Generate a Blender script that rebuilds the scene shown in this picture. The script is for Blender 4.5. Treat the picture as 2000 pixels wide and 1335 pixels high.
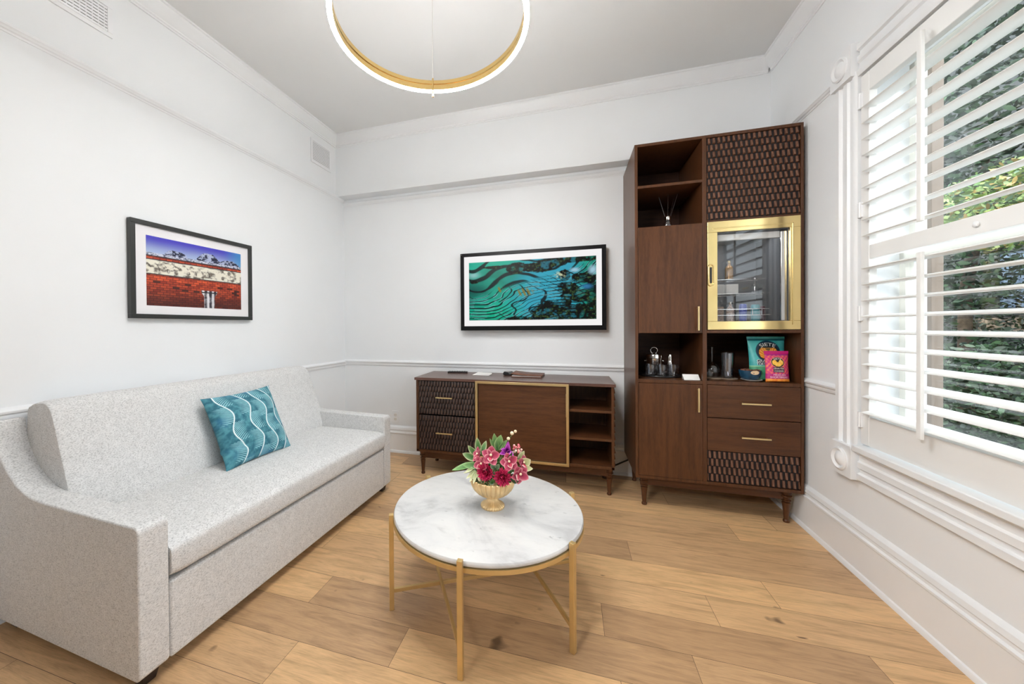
import bpy, bmesh, math, random
import numpy as np
from math import sin, cos, pi, radians, sqrt
from mathutils import Matrix, Vector

for o in list(bpy.data.objects):
    bpy.data.objects.remove(o)
SC = bpy.context.scene
COL = SC.collection

# ------------------------------------------------------------------ camera
cam_data = bpy.data.cameras.new('camera')
cam_data.sensor_fit = 'HORIZONTAL'
cam_data.sensor_width = 36.0
cam_data.lens = 0.7169 * 1000 / 2000 * 36.0
cam_data.shift_x = 0.0522
cam_data.shift_y = -0.0122
cam_data.clip_start = 0.02
cam = bpy.data.objects.new('camera', cam_data)
COL.objects.link(cam)
YAW, PITCH, ROLL = 0.2937, -0.0070, 0.0072
_f = Vector((-sin(YAW) * cos(PITCH), cos(YAW) * cos(PITCH), sin(PITCH)))
_r = Vector((cos(YAW), sin(YAW), 0))
_d = _f.cross(_r)
_rt = _r * cos(ROLL) + _d * sin(ROLL)
_dn = -_r * sin(ROLL) + _d * cos(ROLL)
_m = Matrix((_rt, -_dn, -_f)).transposed().to_4x4()
_m.translation = Vector((0, 0, 1.2))
cam.matrix_world = _m
SC.camera = cam

# ------------------------------------------------------------------ colour management
SC.view_settings.view_transform = 'Standard'
SC.view_settings.look = 'None'
SC.view_settings.gamma = 1.0
SC.view_settings.use_curve_mapping = False
SC.view_settings.exposure = 0.60
SC.cycles.max_bounces = 10
SC.cycles.diffuse_bounces = 6
SC.cycles.glossy_bounces = 5
SC.cycles.transparent_max_bounces = 16
SC.cycles.transmission_bounces = 8
SC.cycles.sample_clamp_indirect = 6.0
SC.cycles.caustics_reflective = False
SC.cycles.caustics_refractive = False

# ------------------------------------------------------------------ sky, sun, added fill lights
world = bpy.data.worlds.new('sky')
SC.world = world
world.use_nodes = True
wn = world.node_tree.nodes
wl = world.node_tree.links
bg = wn['Background']
tc = wn.new('ShaderNodeTexCoord')
sep = wn.new('ShaderNodeSeparateXYZ')
rmp = wn.new('ShaderNodeValToRGB')
wl.new(tc.outputs['Generated'], sep.inputs[0])
wl.new(sep.outputs['Z'], rmp.inputs[0])
rmp.color_ramp.elements[0].color = (0.80, 0.84, 0.88, 1)
rmp.color_ramp.elements[1].color = (0.72, 0.82, 1.0, 1)
wl.new(rmp.outputs[0], bg.inputs['Color'])
bg.inputs['Strength'].default_value = 2.6

def light(name, kind, loc, rot, energy, color=(1, 1, 1), **kw):
    d = bpy.data.lights.new(name, kind)
    d.energy = energy
    d.color = color
    for k, v in kw.items():
        setattr(d, k, v)
    o = bpy.data.objects.new(name, d)
    o.location = loc
    o.rotation_euler = rot
    COL.objects.link(o)
    return o

light('sun', 'SUN', (-6, 0, 9), (radians(12), radians(-42), 0), 3.0, (1, .96, .88), angle=radians(2))
# fill light added out of view, set in the added window beside the camera
light('window_fill', 'AREA', (1.22, -0.45, 1.5), (0, radians(90), 0), 2, (.90, .96, 1.0),
      shape='RECTANGLE', size=1.6, size_y=1.5)
# soft fill spot added behind the camera to brighten the window corner
spot = light('fill_spot', 'SPOT', (-1.5, -1.6, 2.6), (0, 0, 0), 215, (1, .985, .97), shadow_soft_size=.45, spot_size=radians(62), spot_blend=1.0)
spot.rotation_euler = (Vector((1.25, 2.2, 1.0)) - Vector((-1.5, -1.6, 2.6))).to_track_quat('-Z', 'Y').to_euler()
# area light added above the garden to push more daylight through the louvers
sky_fill = light('sky_fill_area', 'AREA', (3.6, 1.5, 4.9), (0, 0, 0), 300, (.90, .955, 1.0), shape='RECTANGLE', size=3.0, size_y=4.0)
sky_fill.rotation_euler = (Vector((1.3, 1.45, 1.5)) - Vector((3.6, 1.5, 4.9))).to_track_quat('-Z', 'Y').to_euler()

# ------------------------------------------------------------------ helpers
def lin(r, g, b):
    def c(x):
        x /= 255.0
        return x / 12.92 if x <= .04045 else ((x + .055) / 1.055) ** 2.4
    return (c(r), c(g), c(b))

class N:
    """small node-graph helper"""
    def __init__(s, name):
        s.m = bpy.data.materials.new(name)
        s.m.use_nodes = True
        s.t = s.m.node_tree
        s.b = s.t.nodes['Principled BSDF']
        s.out = s.t.nodes['Material Output']
    def n(s, typ, **kw):
        nd = s.t.nodes.new(typ)
        for k, v in kw.items():
            if k in nd.inputs.keys() if isinstance(k, str) else False:
                nd.inputs[k].default_value = v
            else:
                setattr(nd, k, v)
        return nd
    def l(s, a, b):
        s.t.links.new(a, b)
    def coord(s, scale=(1, 1, 1), kind='Object', rot=(0, 0, 0)):
        t = s.n('ShaderNodeTexCoord')
        mp = s.n('ShaderNodeMapping')
        mp.inputs['Scale'].default_value = scale
        mp.inputs['Rotation'].default_value = rot
        s.l(t.outputs[kind], mp.inputs[0])
        return mp.outputs[0]
    def noise(s, vec, scale=5, detail=3, rough=.5, dist=0):
        nd = s.n('ShaderNodeTexNoise')
        nd.inputs['Scale'].default_value = scale
        nd.inputs['Detail'].default_value = detail
        nd.inputs['Roughness'].default_value = rough
        nd.inputs['Distortion'].default_value = dist
        s.l(vec, nd.inputs['Vector'])
        return nd.outputs['Fac']
    def ramp(s, fac, stops):
        r = s.n('ShaderNodeValToRGB')
        e = r.color_ramp.elements
        while len(e) < len(stops):
            e.new(.5)
        for i, (p, c) in enumerate(stops):
            e[i].position = p
            e[i].color = (*c, 1)
        s.l(fac, r.inputs[0])
        return r.outputs[0]
    def mix(s, fac, a, b, mode='MIX'):
        m = s.n('ShaderNodeMix', data_type='RGBA', blend_type=mode)
        for sock, v in ((m.inputs[0], fac), (m.inputs[6], a), (m.inputs[7], b)):
            if hasattr(v, 'links') or hasattr(v, 'is_linked'):
                s.l(v, sock)
            elif isinstance(v, tuple):
                sock.default_value = (*v, 1) if len(v) == 3 else v
            else:
                sock.default_value = v
        return m.outputs[2]
    def bump(s, h, strength=.2, dist=.002):
        b = s.n('ShaderNodeBump')
        b.inputs['Strength'].default_value = strength
        b.inputs['Distance'].default_value = dist
        s.l(h, b.inputs['Height'])
        s.l(b.outputs[0], s.b.inputs['Normal'])
    def set(s, col=None, rough=None, metal=None, **kw):
        if col is not None:
            if isinstance(col, tuple):
                s.b.inputs['Base Color'].default_value = (*col, 1)
            else:
                s.l(col, s.b.inputs['Base Color'])
        if rough is not None:
            s.b.inputs['Roughness'].default_value = rough
        if metal is not None:
            s.b.inputs['Metallic'].default_value = metal
        for k, v in kw.items():
            s.b.inputs[k].default_value = v
        return s.m

def plain(name, col, rough=.5, metal=0, var=.04, scale=6, **kw):
    m = N(name)
    f = m.noise(m.coord(), scale, 3)
    a = tuple(max(0, c * (1 - var)) for c in col)
    b = tuple(min(1, c * (1 + var)) for c in col)
    return m.set(m.ramp(f, [(.3, a), (.7, b)]), rough, metal, **kw)

M = {}
M['wall'] = plain('wall_paint', (.845, .865, .880), .65, var=.012, scale=2)
M['wall_dim'] = plain('darkened_wall_paint', (.30, .29, .28), .8)  # unseen front wall, darkened so less light bounces onto the sofa arm
M['ceiling'] = plain('ceiling_paint', (.79, .80, .80), .8, var=.015, scale=2)
M['trim'] = plain('white_gloss_paint', (.85, .865, .878), .38, var=.01)
M['shutter'] = plain('shutter_white', (.84, .84, .825), .42, var=.01)
M['sash'] = plain('sash_cream', (.83, .81, .74), .45, var=.02)
M['grey_dark'] = plain('dark_cavity', (.035, .035, .033), .8)
M['brass'] = plain('polished_brass', (.86, .66, .30), .16, 1.0, var=.05, scale=9)
M['brass_satin'] = plain('satin_brass', (.80, .62, .32), .33, 1.0, var=.05, scale=12)
M['gold_leg'] = plain('gold_painted_steel', (.70, .50, .22), .40, .7, var=.06, scale=14)
M['gold_urn'] = plain('champagne_gold', (.80, .58, .30), .38, .7, var=.08, scale=25)
M['lamp_brass'] = plain('lamp_brass', (.72, .50, .20), .25, .95, var=.05)
M['silver'] = plain('polished_silver', (.88, .87, .85), .12, 1.0, var=.02)
M['black'] = plain('black_plastic', (.012, .012, .013), .35)
M['black_frame'] = plain('black_lacquer', (.006, .006, .007), .3, **{'Specular IOR Level': .2})
M['frame_grey'] = plain('charcoal_frame', (.028, .030, .029), .4)
M['paper'] = plain('white_paper', (.84, .83, .81), .7, var=.01)
M['mat_board'] = plain('mat_board', (.83, .82, .84), .8, var=.01)
M['dark_leg'] = plain('espresso_wood', (.02, .011, .009), .4)
M['leather'] = plain('brown_leather', (.155, .062, .035), .5, var=.2, scale=60)
M['wire'] = plain('cable_steel', (.62, .60, .56), .35, .6)
M['navy'] = plain('navy_glaze', (.012, .055, .105), .25, var=.3, scale=40)
M['tan'] = plain('tan_label', (.72, .53, .33), .6, var=.15, scale=60)
M['plate'] = plain('white_china', (.82, .80, .76), .25)
M['fridge_liner'] = plain('fridge_liner', (.11, .115, .125), .5)
M['fridge_white'] = plain('fridge_white', (.86, .85, .82), .3)
M['teal_tin'] = plain('teal_tin', (.02, .26, .30), .3)
M['maroon'] = plain('maroon_can', (.10, .015, .03), .3)
M['cobalt'] = plain('cobalt_label', (.03, .06, .42), .3)
M['pinkish'] = plain('speckled_box', (.42, .30, .24), .6, var=.6, scale=160)
M['amber'] = plain('amber_bottle', (.35, .18, .05), .15, .3)
M['stem'] = plain('green_stem', (.10, .20, .05), .5)
M['bark'] = plain('tree_bark', (.10, .075, .055), .9, var=.4, scale=20)
M['ground'] = plain('garden_soil', (.05, .055, .035), .95, var=.5, scale=8)
M['tan_post'] = plain('tan_painted_board', (.20, .145, .105), .7, var=.12, scale=12)
M['siding'] = plain('grey_siding', (.060, .066, .066), .8, var=.15, scale=3)
M['siding_band'] = plain('tan_siding', (.30, .23, .17), .8, var=.3, scale=6)
M['house_glass'] = plain('blue_window', (.16, .23, .32), .15, var=.15)

def m_fabric():
    m = N('heather_upholstery')
    v = m.coord()
    v2 = m.coord((1, 1, 2.2), rot=(.5, .3, .2))
    a = m.ramp(m.noise(v2, 165, 2, .6), [(.31, (.44, .44, .435)), (.47, (.68, .678, .67)), (.61, (.775, .773, .765))])
    b = m.ramp(m.noise(v, 40, 2), [(.3, (.90, .90, .90)), (.7, (1, 1, 1))])
    c = m.mix(1.0, a, b, 'MULTIPLY')
    m.bump(m.noise(v, 420, 2), .25, .001)
    return m.set(c, .95, **{'Sheen Weight': .12})
M['fabric'] = m_fabric()

def m_walnut(name='walnut', base=(.095, .036, .0135), dark=(.055, .020, .0075), axis='z', rough=.34):
    m = N(name)
    s = {'z': (9, 9, .7), 'x': (.7, 9, 9), 'y': (9, .7, 9)}[axis]
    v = m.coord(s)
    f = m.noise(v, 5.5, 5, .62, .4)
    f2 = m.noise(m.coord(tuple(k * 5 for k in s)), 8, 2)
    c = m.ramp(f, [(.30, dark), (.55, base), (.75, tuple(k * 1.22 for k in base))])
    c = m.mix(.22, c, m.ramp(f2, [(.35, tuple(k * .6 for k in dark)), (.65, tuple(k * 1.3 for k in base))]))
    m.bump(f2, .05, .0006)
    return m.set(c, rough, **{'Specular IOR Level': .36})
M['walnut'] = m_walnut()
M['walnut_x'] = m_walnut('walnut_lengthways', axis='x')
M['walnut_top'] = m_walnut('walnut_top', (.130, .066, .050), (.085, .043, .034), 'x', .26)
M['carved'] = m_walnut('walnut_carved', (.170, .078, .046), (.095, .042, .025), 'z', .38)
M['carved_dark'] = m_walnut('walnut_carved_dark', (.070, .040, .030), (.042, .023, .018), 'z', .26)
M['carved_gap'] = m_walnut('walnut_gap', (.012, .010, .011), (.008, .007, .008), 'z', .5)
M['inside'] = m_walnut('walnut_inside', (.080, .032, .018), (.045, .017, .010), 'x', .5)

def m_floor():
    m = N('oak_planks')
    at = m.n('ShaderNodeAttribute', attribute_name='plank')
    sp = m.n('ShaderNodeSeparateColor')
    m.l(at.outputs['Color'], sp.inputs[0])
    t = m.n('ShaderNodeTexCoord')
    sx = m.n('ShaderNodeSeparateXYZ')
    m.l(t.outputs['Object'], sx.inputs[0])
    def mad(a, k, off, ko):
        q = m.n('ShaderNodeMath', operation='MULTIPLY'); m.l(a, q.inputs[0]); q.inputs[1].default_value = k
        w = m.n('ShaderNodeMath', operation='MULTIPLY_ADD'); m.l(off, w.inputs[0]); w.inputs[1].default_value = ko
        m.l(q.outputs[0], w.inputs[2])
        return w.outputs[0]
    def vec(kx, ky):
        c = m.n('ShaderNodeCombineXYZ')
        m.l(mad(sx.outputs[0], kx, sp.outputs[1], 37), c.inputs[0])
        m.l(mad(sx.outputs[1], ky, sp.outputs[1], 91), c.inputs[1])
        return c.outputs[0]
    g1 = m.noise(vec(1.1, 9), 3.0, 5, .6, 1.1)
    g2 = m.noise(vec(3.0, 60), 5.0, 3, .6, .3)
    kn = m.noise(vec(4.5, 9.0), 1.6, 2, .5, .5)
    base = m.ramp(sp.outputs[0], [(0, (.50, .315, .172)), (.5, (.67, .432, .232)), (1, (.80, .52, .265))])
    c = m.mix(.65, base, m.ramp(g1, [(.28, (.50, .46, .42)), (.5, (.92, .90, .88)), (.72, (1.12, 1.10, 1.04))]), 'MULTIPLY')
    c = m.mix(.42, c, m.ramp(g2, [(.30, (.55, .52, .50)), (.55, (1, 1, 1))]), 'MULTIPLY')
    c = m.mix(m.ramp(kn, [(.715, (0, 0, 0)), (.79, (.8, .8, .8))]), c, (.085, .048, .028))
    m.bump(g2, .06, .001)
    return m.set(c, .34, **{'Specular IOR Level': .42})
M['floor'] = m_floor()

def m_marble():
    m = N('white_marble')
    v = m.coord((1, 1, 1), rot=(0, 0, .5))
    a = m.noise(v, 3.2, 7, .62, .9)
    b = m.noise(m.coord((2.2, 7, 1), rot=(0, 0, .35)), 2.6, 6, .7, .6)
    c = m.ramp(a, [(.34, (.50, .50, .50)), (.45, (.66, .66, .655)), (.56, (.715, .71, .695))])
    d = m.ramp(b, [(.30, (.62, .62, .62)), (.42, (.93, .93, .93)), (.5, (1, 1, 1))])
    sp = m.ramp(m.noise(m.coord((1, 1.6, 1)), 22, 3, .6), [(.25, (.55, .55, .55)), (.33, (1, 1, 1))])
    c = m.mix(.55, c, d, 'MULTIPLY')
    c = m.mix(.75, c, sp, 'MULTIPLY')
    return m.set(c, .32)
M['marble'] = m_marble()

def m_glass(name, tint=(1, 1, 1), refl=1.0, base=.04):
    m = N(name)
    tr = m.n('ShaderNodeBsdfTransparent'); tr.inputs[0].default_value = (*tint, 1)
    gl = m.n('ShaderNodeBsdfGlossy'); gl.inputs['Roughness'].default_value = .02
    fr = m.n('ShaderNodeLayerWeight')
    pw = m.n('ShaderNodeMath', operation='POWER'); m.l(fr.outputs['Facing'], pw.inputs[0]); pw.inputs[1].default_value = 4.0
    k = m.n('ShaderNodeMath', operation='MULTIPLY_ADD'); m.l(pw.outputs[0], k.inputs[0])
    k.inputs[1].default_value = refl; k.inputs[2].default_value = base
    mx = m.n('ShaderNodeMixShader')
    m.l(k.outputs[0], mx.inputs[0]); m.l(tr.outputs[0], mx.inputs[1]); m.l(gl.outputs[0], mx.inputs[2])
    m.l(mx.outputs[0], m.out.inputs[0])
    return m.m
M['pane'] = m_glass('window_glass', (.97, .985, .98), .9, .035)
M['door_glass'] = m_glass('cabinet_glass', (.95, .955, .96), .9, .05)
M['tumbler'] = m_glass('drinking_glass', (.90, .91, .93), 1.0, .13)

def m_paint(name, rough=.6, emit=0.0, spec=.5):
    m = N(name)
    at = m.n('ShaderNodeAttribute', attribute_name='paint')
    if emit:
        m.l(at.outputs['Color'], m.b.inputs['Emission Color'])
        m.b.inputs['Emission Strength'].default_value = emit
        m.set((0.004, .004, .004), rough, **{'Specular IOR Level': .15})
    else:
        m.set(at.outputs['Color'], rough, **{'Specular IOR Level': spec})
    return m.m
M['screen'] = m_paint('lit_screen', .25, .68)
M['print'] = m_paint('photo_print', .5)
M['pillow'] = m_paint('printed_cotton', .9)
M['bag'] = m_paint('printed_foil', .38)
M['petal'] = m_paint('petal', .6)
M['leafy'] = m_paint('leaf', .5)

def m_emit(name, col, strength):
    m = N(name)
    m.b.inputs['Emission Color'].default_value = (*col, 1)
    m.b.inputs['Emission Strength'].default_value = strength
    return m.set((.8, .8, .8), .5)
M['led'] = m_emit('led_diffuser', (.98, .98, .97), 120)

def m_foliage(name, stops, rough=.5):
    m = N(name)
    g = m.n('ShaderNodeAttribute', attribute_name='paint')
    return m.set(g.outputs['Color'], rough)
M['foliage'] = m_foliage('foliage', None)

class MB:
    def __init__(s):
        s.v = []; s.f = []; s.mi = []; s.c = []
    def add(s, vs, fs, mi=0, col=None):
        b = len(s.v)
        s.v += [tuple(p) for p in vs]
        s.f += [tuple(b + i for i in f) for f in fs]
        s.mi += [mi] * len(fs)
        if col is not None:
            if len(col) == len(vs) and hasattr(col[0], '__len__'):
                s.c += [tuple(c) for c in col]
            else:
                s.c += [tuple(col)] * len(vs)
        elif s.c:
            s.c += [(.5, .5, .5)] * len(vs)
        return s
    def box(s, x0, x1, y0, y1, z0, z1, mi=0):
        vs = [(x, y, z) for z in (z0, z1) for y in (y0, y1) for x in (x0, x1)]
        return s.add(vs, [(0, 2, 3, 1), (4, 5, 7, 6), (0, 1, 5, 4), (2, 6, 7, 3), (0, 4, 6, 2), (1, 3, 7, 5)], mi)
    def bar(s, p, q, w, h=None, up=(0, 0, 1), mi=0):
        h = h or w
        p, q = Vector(p), Vector(q)
        d = (q - p).normalized()
        u = Vector(up)
        if abs(d.dot(u)) > .98:
            u = Vector((1, 0, 0))
        a = d.cross(u).normalized() * w / 2
        b = a.cross(d).normalized() * h / 2
        vs = [e + i * a + j * b for e in (p, q) for i, j in ((-1, -1), (1, -1), (1, 1), (-1, 1))]
        return s.add(vs, [(3, 2, 1, 0), (4, 5, 6, 7), (0, 1, 5, 4), (1, 2, 6, 5), (2, 3, 7, 6), (3, 0, 4, 7)], mi)
    def lathe(s, prof, n=24, c=(0, 0, 0), mi=0, ripple=None, cap=True):
        vs, fs = [], []
        for i, (r, z) in enumerate(prof):
            for k in range(n):
                t = 2 * pi * k / n
                rr = r * (ripple(t, i) if ripple else 1)
                vs.append((c[0] + rr * cos(t), c[1] + rr * sin(t), c[2] + z))
        for i in range(len(prof) - 1):
            for k in range(n):
                k2 = (k + 1) % n
                fs.append((i * n + k, i * n + k2, (i + 1) * n + k2, (i + 1) * n + k))
        if cap:
            if prof[0][0] > 1e-5:
                fs.append(tuple(range(n))[::-1])
            if prof[-1][0] > 1e-5:
                fs.append(tuple((len(prof) - 1) * n + k for k in range(n)))
        return s.add(vs, fs, mi)
    def tube(s, pts, r, n=8, mi=0, closed=False, col=None):
        pts = [Vector(p) for p in pts]
        vs, fs = [], []
        L = len(pts)
        for i, p in enumerate(pts):
            a = pts[(i - 1) % L] if (closed or i > 0) else p
            b = pts[(i + 1) % L] if (closed or i < L - 1) else p
            d = (b - a).normalized()
            u = Vector((0, 0, 1)) if abs(d.z) < .9 else Vector((1, 0, 0))
            x = d.cross(u).normalized()
            y = x.cross(d)
            rr = r[i] if isinstance(r, (list, tuple)) else r
            for k in range(n):
                t = 2 * pi * k / n
                vs.append(p + x * rr * cos(t) + y * rr * sin(t))
        for i in range(L if closed else L - 1):
            j = (i + 1) % L
            for k in range(n):
                k2 = (k + 1) % n
                fs.append((i * n + k, j * n + k, j * n + k2, i * n + k2))
        if not closed:
            fs.append(tuple(range(n)))
            fs.append(tuple((L - 1) * n + k for k in range(n))[::-1])
        return s.add(vs, fs, mi, col)
    def prism(s, poly, a, b, axis='y', mi=0):
        """poly: 2-D outline, extruded from a to b along axis (y: poly=(x,z); x: poly=(y,z); z: poly=(x,y))"""
        def P(p, t):
            return {'y': (p[0], t, p[1]), 'x': (t, p[0], p[1]), 'z': (p[0], p[1], t)}[axis]
        n = len(poly)
        vs = [P(p, a) for p in poly] + [P(p, b) for p in poly]
        fs = [tuple(range(n)), tuple(range(2 * n - 1, n - 1, -1))]
        fs += [(i, n + i, n + (i + 1) % n, (i + 1) % n) for i in range(n)]
        return s.add(vs, fs, mi)
    def grid(s, fn, nu, nv, mi=0, cfn=None, wrap=False):
        vs, fs, cs = [], [], []
        for j in range(nv + 1):
            for i in range(nu + 1):
                vs.append(fn(i / nu, j / nv))
                if cfn:
                    cs.append(cfn(i / nu, j / nv))
        for j in range(nv):
            for i in range(nu):
                a = j * (nu + 1) + i
                fs.append((a, a + 1, a + nu + 2, a + nu + 1))
        return s.add(vs, fs, mi, cs if cfn else None)
    def sphere(s, c, r, n=12, m=8, mi=0, sc=(1, 1, 1), col=None):
        vs, fs = [(c[0], c[1], c[2] - r * sc[2])], []
        for j in range(1, m):
            a = -pi / 2 + pi * j / m
            for i in range(n):
                t = 2 * pi * i / n
                vs.append((c[0] + r * sc[0] * cos(a) * cos(t), c[1] + r * sc[1] * cos(a) * sin(t), c[2] + r * sc[2] * sin(a)))
        vs.append((c[0], c[1], c[2] + r * sc[2]))
        for i in range(n):
            fs.append((0, 1 + (i + 1) % n, 1 + i))
        for j in range(m - 2):
            for i in range(n):
                a = 1 + j * n
                fs.append((a + i, a + (i + 1) % n, a + n + (i + 1) % n, a + n + i))
        b = 1 + (m - 2) * n
        for i in range(n):
            fs.append((b + i, b + (i + 1) % n, len(vs) - 1))
        return s.add(vs, fs, mi, col)
    def xf(s, mat, start=0):
        for i in range(start, len(s.v)):
            s.v[i] = tuple(mat @ Vector(s.v[i]))
        return s

def fix_normals(me):
    bm = bmesh.new(); bm.from_mesh(me)
    bmesh.ops.recalc_face_normals(bm, faces=bm.faces)
    bm.to_mesh(me); bm.free()

def obj(name, mb, mats, parent=None, smooth=None, bevel=0, seg=2, fix=True, subsurf=0):
    me = bpy.data.meshes.new(name)
    me.from_pydata(mb.v, [], mb.f)
    if fix:
        fix_normals(me)
    mats = mats if isinstance(mats, (list, tuple)) else [mats]
    for m in mats:
        me.materials.append(M[m] if isinstance(m, str) else m)
    if len(mats) > 1:
        me.polygons.foreach_set('material_index', mb.mi)
    if mb.c:
        at = me.color_attributes.new('paint', 'FLOAT_COLOR', 'POINT')
        arr = np.ones((len(mb.v), 4), np.float32)
        arr[:, :3] = np.array(mb.c, np.float32)
        at.data.foreach_set('color', arr.ravel())
    if smooth is not None:
        me.polygons.foreach_set('use_smooth', [True] * len(me.polygons))
        if smooth < 180:
            me.set_sharp_from_angle(angle=radians(smooth))
    elif bevel:
        me.polygons.foreach_set('use_smooth', [True] * len(me.polygons))
    me.update()
    o = bpy.data.objects.new(name, me)
    COL.objects.link(o)
    if parent:
        o.parent = parent
    if bevel:
        b = o.modifiers.new('bevel', 'BEVEL'); b.width = bevel; b.segments = seg; b.limit_method = 'ANGLE'
        b.angle_limit = radians(35)
        w = o.modifiers.new('normals', 'WEIGHTED_NORMAL'); w.weight = 80
    if subsurf:
        u = o.modifiers.new('sub', 'SUBSURF'); u.levels = subsurf; u.render_levels = subsurf
    return o

def tag(o, label, cat, group=None, kind=None):
    o['label'] = label
    o['category'] = cat
    if group: o['group'] = group
    if kind: o['kind'] = kind
    return o

def thing(name, label, cat, loc=(0, 0, 0), rz=0, group=None):
    o = bpy.data.objects.new(name, None)
    o.empty_display_size = .05
    COL.objects.link(o)
    o.location = loc
    o.rotation_euler = (0, 0, rz)
    return tag(o, label, cat, group)

def struct(o, label, cat):
    return tag(o, label, cat, kind='structure')

def dup(o, parent=None):
    c = o.copy(); COL.objects.link(c)
    if parent: c.parent = parent
    for ch in list(o.children):
        dup(ch, c)
    return c

def box(name, x0, x1, y0, y1, z0, z1, mat, parent=None, bevel=.002, seg=2):
    return obj(name, MB().box(x0, x1, y0, y1, z0, z1), mat, parent, bevel=bevel, seg=seg)

def frame_rect(mb, x0, x1, z0, z1, w, y0, y1, wb=None):
    """rectangular frame in the xz plane"""
    wb = wb or w
    mb.box(x0, x1, y0, y1, z1 - w, z1); mb.box(x0, x1, y0, y1, z0, z0 + wb)
    mb.box(x0, x0 + w, y0, y1, z0 + wb, z1 - w); mb.box(x1 - w, x1, y0, y1, z0 + wb, z1 - w)
    return mb

# value noise for painted pictures
_rng = np.random.RandomState(7)
_tab = _rng.rand(256, 256)
def vnoise(x, y):
    xi, yi = np.floor(x).astype(int), np.floor(y).astype(int)
    fx, fy = x - xi, y - yi
    fx, fy = fx * fx * (3 - 2 * fx), fy * fy * (3 - 2 * fy)
    g = lambda i, j: _tab[(xi + i) & 255, (yi + j) & 255]
    return (g(0, 0) * (1 - fx) + g(1, 0) * fx) * (1 - fy) + (g(0, 1) * (1 - fx) + g(1, 1) * fx) * fy
def fbm(x, y, o=4):
    s, a, t = 0, 1, 0
    for k in range(o):
        s = s + a * vnoise(x * 2 ** k + 13 * k, y * 2 ** k + 7 * k); t += a; a *= .5
    return s / t
def sstep(a, b, x):
    t = np.clip((x - a) / (b - a), 0, 1)
    return t * t * (3 - 2 * t)
def lerp(a, b, t):
    return a + (b - a) * t[..., None]
def L3(r, g, b):
    return np.array(lin(r, g, b))

def painted(mb, fn, nu, nv, img, mi=0):
    """grid whose vertices carry the colours img(U,V)"""
    u, v = np.meshgrid(np.linspace(0, 1, nu + 1), np.linspace(0, 1, nv + 1))
    c = img(u, v).reshape(-1, 3)
    vs = [fn(a, b) for a, b in zip(u.ravel(), v.ravel())]
    fs = []
    for j in range(nv):
        for i in range(nu):
            a = j * (nu + 1) + i
            fs.append((a, a + 1, a + nu + 2, a + nu + 1))
    return mb.add(vs, fs, mi, c)

# ------------------------------------------------------------------ room frames
WL, WR = -0.0381, -0.0215
CL, CR = -2.2906, 1.2535
YB, YS = 3.211, 3.090           # back wall, beam face
ZC, ZS = 3.05, 2.475            # ceiling, beam underside
Y0 = -1.9
def left_frame(o):
    o.location = (CL * cos(WL), CL * sin(WL), 0); o.rotation_euler = (0, 0, WL); return o
def right_frame(o):
    o.location = (CR * cos(WR), CR * sin(WR), 0); o.rotation_euler = (0, 0, WR); return o
SLC = 3.126                      # where the left wall meets the back wall, along the wall

# floor: individual planks with joints
def build_floor():
    rnd = random.Random(4)
    mb = MB(); tone = []
    known = {1.336: [-1.10, .42], 1.867: [.85, -.75], 1.690: [.57, -1.3, 2.2], 2.044: [.30, -1.6], 1.159: [-.62, .16], .982: [-1.0, .7]}
    k = -20
    while True:
        y0 = 1.336 + .177 * k
        if y0 > 3.3: break
        y1 = y0 + .177
        xs = [v for kk, v in known.items() if abs(kk - y0) < .02]
        if xs: js = sorted(xs[0])
        else:
            x = -2.5 + rnd.random() * 1.2; js = []
            while x < 1.5:
                js.append(x); x += .9 + rnd.random() * .9
        ed = [-2.7] + [j for j in js if -2.6 < j < 1.7] + [1.75]
        for a, b in zip(ed, ed[1:]):
            g = .0007
            mb.add([(a + g, y0 + g, 0), (b - g, y0 + g, 0), (b - g, y1 - g, 0), (a + g, y1 - g, 0)], [(0, 1, 2, 3)], 0)
            t = (rnd.random(), rnd.random(), 0)
            tone += [t] * 4
        k += 1
    n = len(mb.v)
    mb.add([(-2.7, -2.4, -.003), (1.75, -2.4, -.003), (1.75, 3.4, -.003), (-2.7, 3.4, -.003)], [(0, 1, 2, 3)], 1)
    mb.box(-2.7, 1.75, -2.4, 3.4, -.25, -.01, 1)
    tone += [(0, 0, 0)] * (len(mb.v) - n)
    o = obj('floor', mb, ['floor', M['bark']], fix=False)
    at = o.data.color_attributes.new('plank', 'FLOAT_COLOR', 'POINT')
    arr = np.ones((len(mb.v), 4), np.float32); arr[:, :3] = tone
    at.data.foreach_set('color', arr.ravel())
    return struct(o, 'light oak plank floor of wide boards with dark knots', 'floor')
build_floor()

struct(obj('ceiling', MB().box(-2.8, 1.9, -2.4, 3.5, ZC, ZC + .25), 'ceiling'), 'plain off-white ceiling above the ring lamp', 'ceiling')
wl_ = left_frame(obj('wall_left', MB().box(-.2, 0, -2.4, 3.5, -.1, ZC + .1), 'wall'))
struct(wl_, 'white wall behind the sofa', 'wall')
mb = MB().box(-2.6, 1.7, YB, YB + .2, -.1, ZC + .1)
struct(obj('wall_back', mb, 'wall'), 'white wall behind the television', 'wall')
struct(obj('trim_10', MB().box(-2.5, 1.6, YS, YB, ZS, ZC), 'wall', bevel=.004), 'boxed beam across the top of the back wall', 'beam')
struct(obj('wall_front', MB().box(-2.7, 1.7, Y0 - .2, Y0, -.1, ZC + .1), 'wall_dim'), 'plain unseen wall behind the camera, darkened to cut bounce light', 'wall')

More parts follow.
